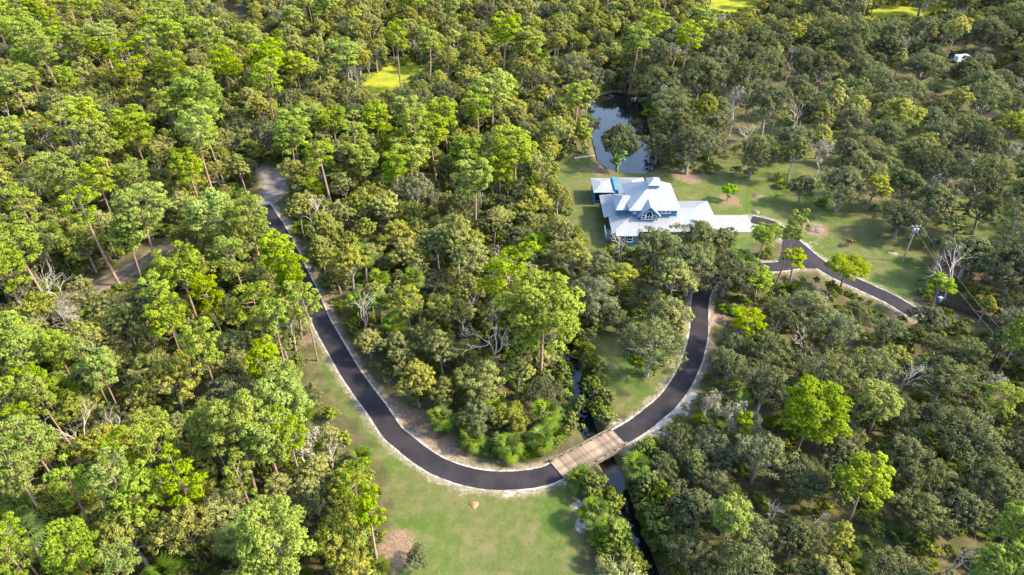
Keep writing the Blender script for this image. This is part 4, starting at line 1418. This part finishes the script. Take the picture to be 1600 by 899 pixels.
# single broadleaf trees and palms that stand out
for kind, spec, px, py, s, lab, cat in [
        ('oak_tree', OAKS['domed'], 1072, 272, 1.15, 'big dark live oak at the right bank of the pond', 'tree'), ('oak_tree', OAKS['open'], 1045, 205, 1.1, 'dark live oak leaning over the far pond bank', 'tree'),
        ('oak_tree', OAKS['compact'], 964, 258, 1.35, 'dark oak covering the near middle of the pond', 'tree'), ('oak_tree', OAKS['compact'], 1246, 318, 0.85, 'lone live oak on the house lawn right of the parking pad', 'tree'),
        ('oak_tree', OAKS['uneven'], 1024, 252, 0.8, 'live oak on the right pond bank nearest the house', 'tree'), ('oak_tree', OAKS['compact'], 915, 215, 0.75, 'compact oak on the left pond bank behind the yellow tree', 'tree'), ('oak_tree', OAKS['compact'], 985, 142, 0.9, 'compact oak on the far pond bank', 'tree'), ('oak_tree', OAKS['mossy'], 1172, 278, 0.95, 'moss-hung live oak with pale trunk behind the garage', 'tree'), ('oak_tree', OAKS['domed'], 1305, 330, 1.0, 'live oak at the lawn edge left of the utility pole', 'tree'),
        ('oak_tree', OAKS['open'], 1010, 588, 0.95, 'oak with pale forked trunk on the grass beside the upper drive', 'tree'), ('oak_tree', OAKS['spreading'], 1398, 372, 0.85, 'live oak behind the utility pole', 'tree'),
        ('oak_tree', OAKS['domed'], 1070, 462, 1.0, 'dark live oak shading the bend of the upper drive, left side', 'tree'), ('oak_tree', OAKS['spreading'], 1128, 462, 0.85, 'dark live oak shading the bend of the upper drive, right side', 'tree'),
        ('oak_tree', OAKS['domed'], 1085, 415, 0.9, 'live oak right before the garage front', 'tree'), ('oak_tree', OAKS['compact'], 1120, 408, 0.85, 'compact live oak before the concrete parking pad', 'tree'),
        ('oak_tree', OAKS['compact'], 1160, 448, 0.8, 'compact live oak beside the bend below the forecourt', 'tree'), ('oak_tree', OAKS['uneven'], 1020, 428, 0.95, 'live oak right before the front of the blue house', 'tree')]:
    c = at(px, py)
    plant(kind, None, spec, c[0], c[1], s, label=lab, cat=cat)
YEL = make_broad(71, 10.5, 5.4, M['yellow'], M['oakbark'], 18, 8, 60, 0.27, 0.17, 0.15, zspan=0.6)
FRE = make_broad(72, 6.5, 4.6, M['fresh'], M['oakbark'], 12, 7, 50, 0.27, 0.17, 0.2, zspan=0.5)
FRE2 = make_broad(73, 4.2, 4.8, M['fresh'], M['oakbark'], 8, 6, 46, 0.3, 0.2, 0.2, open_=0.2)
RUST = make_broad(74, 1.5, 2.4, M['rust'], M['oakbark'], 6, 5, 24, 0.25, 0.15, 0.15)
for kind, spec, px, py, s, lab in [('yellow_tree', YEL, 910, 238, 1.0, 'upright yellow-green tree at the left bank of the pond'), ('young_tree', FRE, 964, 268, 1.0, 'young bright green tree between the house and the pond'),
                                   ('young_tree', FRE2, 1136, 314, 1.0, 'small pale green tree alone on the lawn behind the garage'), ('rust_shrub', RUST, 1325, 386, 1.0, 'rust-coloured dead shrub on the lawn near the forecourt drive'),
                                   ('meadow_tree', OAKS['compact'], 655, 888, 0.42, 'small dark tree alone at the lower meadow edge'), ('young_tree', FRE, 925, 118, 0.8, 'bright green sapling behind the pond')]:
    c = at(px, py)
    plant(kind, None, spec, c[0], c[1], s, label=lab, cat='tree' if 'shrub' not in kind else 'shrub')
for var, px, py, s, lab in [(2, 772, 590, 1.0, 'largest bare dead tree inside the drive bend'), (1, 735, 560, 0.9, 'forked bare tree left of the largest dead tree'), (0, 140, 262, 1.0, 'bleached dead tree in the wood beyond the dirt track'),
                            (1, 100, 268, 0.9, 'low bleached snag left of the dead tree beyond the dirt track'), (2, 142, 725, 0.8, 'dead leaning snag in the lower left pine wood'), (3, 1135, 690, 1.0, 'bare moss-draped tree beside the upper drive'),
                            (3, 1098, 665, 0.8, 'low moss-draped bare tree at the sandy verge'), (1, 1263, 835, 0.6, 'small pale snag in the lower right wood'), (0, 1480, 905, 0.7, 'pale dead branches at the bottom edge, right'),
                            (1, 655, 592, 0.45, 'small pale dead shrub by the inner curve of the drive'), (0, 965, 420, 0.8, 'bare grey tree in front of the blue house'), (1, 1420, 800, 0.75, 'pale-limbed bare tree in the lower right wood'),
                            (0, 505, 300, 0.8, 'bare tree right of the sandy street'), (2, 215, 130, 0.7, 'bare grey snag in the far sunlit wood'), (1, 1245, 560, 0.9, 'grey bare tree below the forecourt'),
                            (3, 1530, 640, 0.8, 'grey moss-draped bare tree near the right edge'), (0, 860, 190, 0.8, 'bare grey tree left of the pond'), (1, 30, 800, 0.8, 'white-limbed dead tree at the left edge')]:
    c = at(px, py)
    plant('dead_tree', None, BARE[var], c[0], c[1], s, label=lab, cat='dead tree')

# cabbage palms; those near the drive and the bridge have every frond as its own part
PALMS = [(990, 752, 3.2, 'cabbage palm hanging over the creek just right of the bridge'), (928, 818, 2.4, 'cabbage palm on the creek bank below the bridge'), (622, 545, 5.0, 'cabbage palm beside the drive, inside its bend'),
         (690, 672, 2.2, 'low palm leftmost by the drive curve, beside bare brown soil'), (738, 700, 1.6, 'low palm by the drive curve, left of two others'), (795, 712, 1.8, 'low palm by the drive curve, middle one'), (845, 706, 2.2, 'low palm by the drive curve, nearest the bridge'),
         (852, 672, 3.4, 'cabbage palm behind the low palms near the bridge'), (600, 520, 6.0, 'tall cabbage palm right of the drive straight'), (566, 735, 2.0, 'low palm at the meadow edge, upper'), (562, 842, 1.6, 'low palm at the meadow edge, lower'),
         (650, 480, 6.0, 'cabbage palm in the dense wood inside the drive bend'), (560, 505, 4.0, 'cabbage palm near the straight of the drive'), (905, 760, 1.2, 'palmetto clump at the near left corner of the bridge')]
for i, (px, py, h, lab) in enumerate(PALMS):
    c = at(px, py)
    z = ground_z(c[0], c[1])
    root = tag(empty('cabbage_palm', (c[0], c[1], z), i * 1.3), lab, 'palm', 'cabbage palms near the drive')
    part('trunk', palm_trunk(200 + i, h).mesh('palm_trunk', [M['palmtrunk']], smooth=True), root)
    r = np.random.default_rng(300 + i)
    for k in range(24):
        az, pt = frond_pose(r, k, 24)
        o = part('frond', FROND[k % 3], root)
        o.location = (0, 0, h)
        o.rotation_euler = (0, -pt, az)
        q = 1.0 * r.uniform(0.9, 1.2)
        o.scale = (q, q, q)
    PLACED.append((c[0], c[1], 1.6, h + 1))
PALM_FAR = []
for k, h in enumerate((5.0, 7.0, 4.0)):
    PALM_FAR.append(dict(trunk=palm_trunk(400 + k, h).mesh('palm_trunk', [M['palmtrunk']], smooth=True), crown=merged_fronds(410 + k, 26, 1.15, np.array([0, 0, h])).mesh('palm_crown', [M['palm']], leafy=True), H=h + 1.4, W=4.4, zc=0.8))
BARE_WORDS = {0: 'leafless grey tree', 1: 'low leafless grey tree', 3: 'moss-draped leafless tree'}
PALM_WORDS = {0: 'cabbage palm', 1: 'tall cabbage palm', 2: 'low cabbage palm'}

# bushes by the bridge and the creek, one by one
for i, (px, py, s, v, lab) in enumerate([(922, 775, 1.0, 0, 'rounded bush at the near side of the bridge'), (958, 850, 1.0, 2, 'bush on the left creek bank below the palm'), (935, 655, 0.9, 2, 'upright dark bush left bank just above the bridge'), (945, 640, 1.0, 0, 'dense dark bush on the far creek bank above the bridge'),
                                         (925, 620, 1.0, 2, 'tall dark bush on the grassy creek bank'), (968, 890, 1.1, 1, 'wide bush on the creek bank at the bottom edge'), (1010, 715, 0.8, 0, 'bush between the upper drive and the creek palm'), (893, 672, 0.8, 1, 'bush left of the creek above the bridge'),
                                         (1035, 790, 1.1, 1, 'bush on the right creek bank'), (1035, 850, 1.1, 0, 'bush on the right creek bank near the bottom'), (930, 590, 0.9, 1, 'dark bush on the creek bank beside the bank lawn'),
                                         (948, 808, 0.8, 1, 'low bush leaning over the creek, left bank'), (985, 905, 1.0, 0, 'bush at the creek, cut by the bottom edge'), (1012, 772, 0.9, 2, 'upright bush on the right creek bank below the palm'), (1025, 822, 0.8, 0, 'rounded bush on the right creek bank, middle one'), (905, 640, 0.8, 0, 'bush at the narrow creek above the bridge, left bank')]):
    c = at(px, py)
    plant('bush', v, BUSHES[v], c[0], c[1], s, label=lab, cat='bush', group='bushes along the creek')

# ------------------------------------------------------------------ the wood between them
cand = []
rs = np.random.default_rng(21)
CELL = 8.0
GRID = {}


def gput(x, y, r_):
    GRID.setdefault((int(x // CELL), int(y // CELL)), []).append((x, y, r_))


def gok(x, y, r_, k):
    a_, b_ = int(x // CELL), int(y // CELL)
    for i in range(a_ - 2, a_ + 3):
        for j in range(b_ - 2, b_ + 3):
            for (u, v, q) in GRID.get((i, j), ()):
                if (u - x) ** 2 + (v - y) ** 2 < ((r_ + q) * k) ** 2:
                    return False
    return True


for (x, y, rad, H) in PLACED:
    gput(x, y, rad if H < 13.5 else 1.2)
fill = []
for it in range(26000):
    y = 22 + 360 * rs.random() ** 1.15
    hw = 42 + (y + 30) * 0.74
    x = rs.uniform(-hw, hw)
    px, py, dep = proj(np.array([x, y, 0.0]))
    if px < -220 or px > 1820 or py < -75 or py > 1060:
        continue
    # which kind grows here
    right = px > 1000 and (py > 95 or px > 1240) or (px > 900 and 330 < py < 600)
    grove = px > 1120 and 110 < py < 330
    u = rs.random()
    if right:
        fam, words, kind = OAKS, OAK_WORDS, 'oak_tree'
        if u > 0.955:
            fam, words, kind = {k: BARE[k] for k in (0, 1, 3)}, BARE_WORDS, 'dead_tree'
        elif u < 0.12:
            fam, words, kind = LAURELS, LAUREL_WORDS, 'laurel_oak_tree'
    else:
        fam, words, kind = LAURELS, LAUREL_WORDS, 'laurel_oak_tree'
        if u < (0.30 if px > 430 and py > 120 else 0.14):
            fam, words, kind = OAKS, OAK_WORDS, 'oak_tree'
        elif u > 0.965:
            fam, words, kind = {k: BARE[k] for k in (0, 1, 3)}, BARE_WORDS, 'dead_tree'
        elif u > 0.93:
            fam, words, kind = {k: PALM_FAR[k] for k in range(3)}, PALM_WORDS, 'palm_tree'
        elif u > (0.86 if px < 500 else 0.90) and (py < 300 or px < 480):
            fam, words, kind = {k: PINES[k] for k in ('round', 'tall', 'umbrella')}, PINE_WORDS, 'pine_tree'
    keys = list(fam)
    var = keys[int(rs.integers(len(keys)))]
    sp = fam[var]
    s = float(rs.uniform(0.52, 1.05) if kind != 'palm_tree' else rs.uniform(0.85, 1.15))
    if right:
        s *= 0.88 if py > 500 else 1.35
    if kind == 'pine_tree':
        s = float(rs.uniform(0.7, 0.95))
    rad = sp['W'] * s / 2
    if not road_clear(x, y, 1.5 + rad * 0.25):
        continue
    if not gok(x, y, rad, 0.64 if grove else 0.58 if right else 0.53):
        continue
    if hits(spec_points(x, y, sp, s)).any():
        continue
    gput(x, y, rad if kind != 'pine_tree' else 1.5)
    fill.append((kind, var, x, y, s, float(dep), px, py, words))

fill.sort(key=lambda q: q[5])
count = {'pine_tree': N_PINE, 'oak_tree': 17}
FAM = {'oak_tree': OAKS, 'laurel_oak_tree': LAURELS, 'palm_tree': {k: PALM_FAR[k] for k in range(3)}, 'pine_tree': PINES, 'dead_tree': dict(enumerate(BARE))}
rest = []
for kind, var, x, y, s, dep, px, py, words in fill:
    seen = -60 < px < 1660 and -10 < py < 960
    if seen and count.get(kind, 0) < 300:
        count[kind] = count.get(kind, 0) + 1
        plant(kind, var, FAM[kind][var], x, y, s, s * random.uniform(0.88, 1.12), words=words, cat={'palm_tree': 'palm', 'pine_tree': 'pine', 'dead_tree': 'dead tree'}.get(kind, 'tree'))
    else:
        rest.append((kind, var, x, y, s))

ORD = ['leftmost', 'second from left', 'third from left', 'fourth from left', 'fifth from left', 'sixth from left', 'seventh from left', 'eighth from left', 'ninth from left', 'tenth from left']
for lab, lst in LABELS.items():
    if len(lst) > 1:
        lst.sort(key=lambda q: proj(np.array([q[0], q[1], 6.0]))[0])
        for i, (x, y, root) in enumerate(lst):
            if i == len(lst) - 1:
                root['label'] = lab + ', rightmost'
            elif i < len(ORD):
                root['label'] = lab + ', ' + ORD[i]
            elif len(lst) - 1 - i < len(ORD):
                root['label'] = lab + ', ' + ORD[len(lst) - 1 - i].replace('left', 'right')

# ------------------------------------------------------------------ masses nobody could count: far wood, undergrowth
def source_collection(name, specs):
    c = bpy.data.collections.new(name)
    for i, sp in enumerate(specs):
        for nm in ('trunk', 'crown'):
            pass
        V, Q, MI, mats, Nn, T = [], [], [], [], [], []
        o_ = 0
        for nm in ('trunk', 'crown'):
            if nm not in sp:
                continue
            me = sp[nm]
            n = len(me.vertices)
            v = np.empty(n * 3, np.float32)
            me.vertices.foreach_get('co', v)
            q = np.empty(len(me.loops), np.int32)
            me.loops.foreach_get('vertex_index', q)
            V.append(v.reshape(-1, 3))
            Q.append(q.reshape(-1, 4) + o_)
            MI.append(np.full(len(q) // 4, len(mats)))
            mats.append(me.materials[0])
            if 'tone' in me.attributes:
                t = np.empty(n, np.float32)
                me.attributes['tone'].data.foreach_get('value', t)
                cn = np.empty(len(me.loops) * 3, np.float32)
                me.corner_normals.foreach_get('vector', cn)
                vn = np.zeros((n, 3), np.float32)
                vn[q] = cn.reshape(-1, 3)
            else:
                t = np.zeros(n)
                vn = np.zeros((n, 3), np.float32)
                cn = np.empty(n * 3, np.float32)
                me.vertex_normals.foreach_get('vector', cn)
                vn = cn.reshape(-1, 3)
            T.append(t)
            Nn.append(vn)
            o_ += n
        me = quad_mesh('%s_%02d' % (name, i), np.vstack(V), np.vstack(Q), mats, np.concatenate(MI), np.vstack(Nn), np.concatenate(T))
        c.objects.link(bpy.data.objects.new('%s_%02d' % (name, i), me))
    return c


def scatter(name, pts, coll, label, cat):
    """pts rows: x, y, z, index, rotation, scale"""
    P = np.array(pts, float)
    me = bpy.data.meshes.new(name)
    me.vertices.add(len(P))
    me.vertices.foreach_set('co', P[:, :3].astype(np.float32).ravel())
    for nm, ty, col in (('pick', 'INT', 3), ('turn', 'FLOAT', 4), ('size', 'FLOAT', 5)):
        a_ = me.attributes.new(nm, ty, 'POINT')
        a_.data.foreach_set('value', P[:, col].astype(np.int32 if ty == 'INT' else np.float32))
    me.update()
    o = tag(part(name, me), label, cat, kind='stuff')
    g = bpy.data.node_groups.new(name + '_nodes', 'GeometryNodeTree')
    g.interface.new_socket('Geometry', in_out='INPUT', socket_type='NodeSocketGeometry')
    g.interface.new_socket('Geometry', in_out='OUTPUT', socket_type='NodeSocketGeometry')
    n = g.nodes
    gi, go = n.new('NodeGroupInput'), n.new('NodeGroupOutput')
    ip = n.new('GeometryNodeInstanceOnPoints')
    ci = n.new('GeometryNodeCollectionInfo')
    ci.inputs['Collection'].default_value = coll
    ci.inputs['Separate Children'].default_value = True
    ci.inputs['Reset Children'].default_value = True

    def na(nm, ty):
        q = n.new('GeometryNodeInputNamedAttribute')
        q.data_type = ty
        q.inputs['Name'].default_value = nm
        return q.outputs['Attribute']
    cx = n.new('ShaderNodeCombineXYZ')
    g.links.new(na('turn', 'FLOAT'), cx.inputs['Z'])
    g.links.new(gi.outputs[0], ip.inputs['Points'])
    g.links.new(ci.outputs[0], ip.inputs['Instance'])
    ip.inputs['Pick Instance'].default_value = True
    g.links.new(na('pick', 'INT'), ip.inputs['Instance Index'])
    er = n.new('FunctionNodeEulerToRotation')
    g.links.new(cx.outputs[0], er.inputs[0])
    g.links.new(er.outputs[0], ip.inputs['Rotation'])
    g.links.new(na('size', 'FLOAT'), ip.inputs['Scale'])
    g.links.new(ip.outputs[0], go.inputs[0])
    md = o.modifiers.new('scatter', 'NODES')
    md.node_group = g
    return o


order = [('oak_tree', k) for k in OAKS] + [('laurel_oak_tree', k) for k in LAURELS] + [('palm_tree', k) for k in range(3)] + [('pine_tree', k) for k in PINES] + [('dead_tree', k) for k in range(4)]
wood_src = source_collection('far_wood_source', [FAM[a_][b_] for a_, b_ in order])
if rest:
    scatter('far_woodland', [(x, y, ground_z(x, y), order.index((kd, vr)), rs.uniform(0, 6.28), s) for kd, vr, x, y, s in rest], wood_src,
            'far-off woodland of oaks and pines reaching past the picture edges', 'woodland')

# undergrowth: bushes and saw palmetto filling the forest floor
PALMETTO = [dict(crown=merged_fronds(500 + k, 16, 0.95, np.array([0, 0, 0.15]), R(18)).mesh('palmetto', [M['palm']], leafy=True)) for k in range(2)]
under_src = source_collection('undergrowth_source', BUSHES + PALMETTO)
pts = []
UG = {}
for it in range(42000):
    y = 24 + 340 * rs.random() ** 1.2
    hw = 40 + (y + 30) * 0.72
    x = rs.uniform(-hw, hw)
    px, py, dep = proj(np.array([x, y, 0.0]))
    if px < -150 or px > 1750 or py < -50 or py > 1000:
        continue
    grove = px > 1120 and 110 < py < 440
    if grove and rs.random() < 0.93:
        continue
    s = float(rs.uniform(0.32, 0.85)) * (0.8 if px > 1000 else 1.0)
    if not road_clear(x, y, 1.0 + 1.6 * s):
        continue
    q = 2.2 * s
    P = np.array([(x, y, 3.2 * s), (x, y, 0.5), (x - q, y, 2 * s), (x + q, y, 2 * s), (x, y - q, 1.5 * s), (x, y + q, 2 * s)])
    if hits(P).any():
        continue
    cell = (int(x // 2.4), int(y // 2.4))
    if UG.get(cell, 0) >= 1:
        continue
    UG[cell] = 1
    k = int(rs.integers(3)) if rs.random() < 0.8 else 3 + int(rs.integers(2))
    pts.append((x, y, ground_z(x, y) - 0.1, k, rs.uniform(0, 6.28), s if k < 3 else s * 1.5))
tc_ = unit(np.gradient(creek, axis=0))
for i, c in enumerate(creek):                           # bushes and palmetto lining both creek banks
    for sg in (-1, 1):
        for k in range(2):
            q = c + np.array([-tc_[i][1], tc_[i][0]]) * sg * rs.uniform(1.5, 2.9) + rs.normal(0, 0.5, 2)
            if np.hypot(*(q - bc)) < 6.2 or rs.random() < 0.25:
                continue
            s = float(rs.uniform(0.3, 0.6))
            if not grid_val(roadd, q[0], q[1]) > 1.0:
                continue
            pts.append((q[0], q[1], max(ground_z(q[0], q[1]), -1.0), int(rs.integers(5)), rs.uniform(0, 6.28), s if k else s * 1.2))
scatter('undergrowth', pts, under_src, 'dense green undergrowth of bushes and saw palmetto under the trees', 'undergrowth')
print('COUNT', count, 'rest', len(rest), 'under', len(pts))
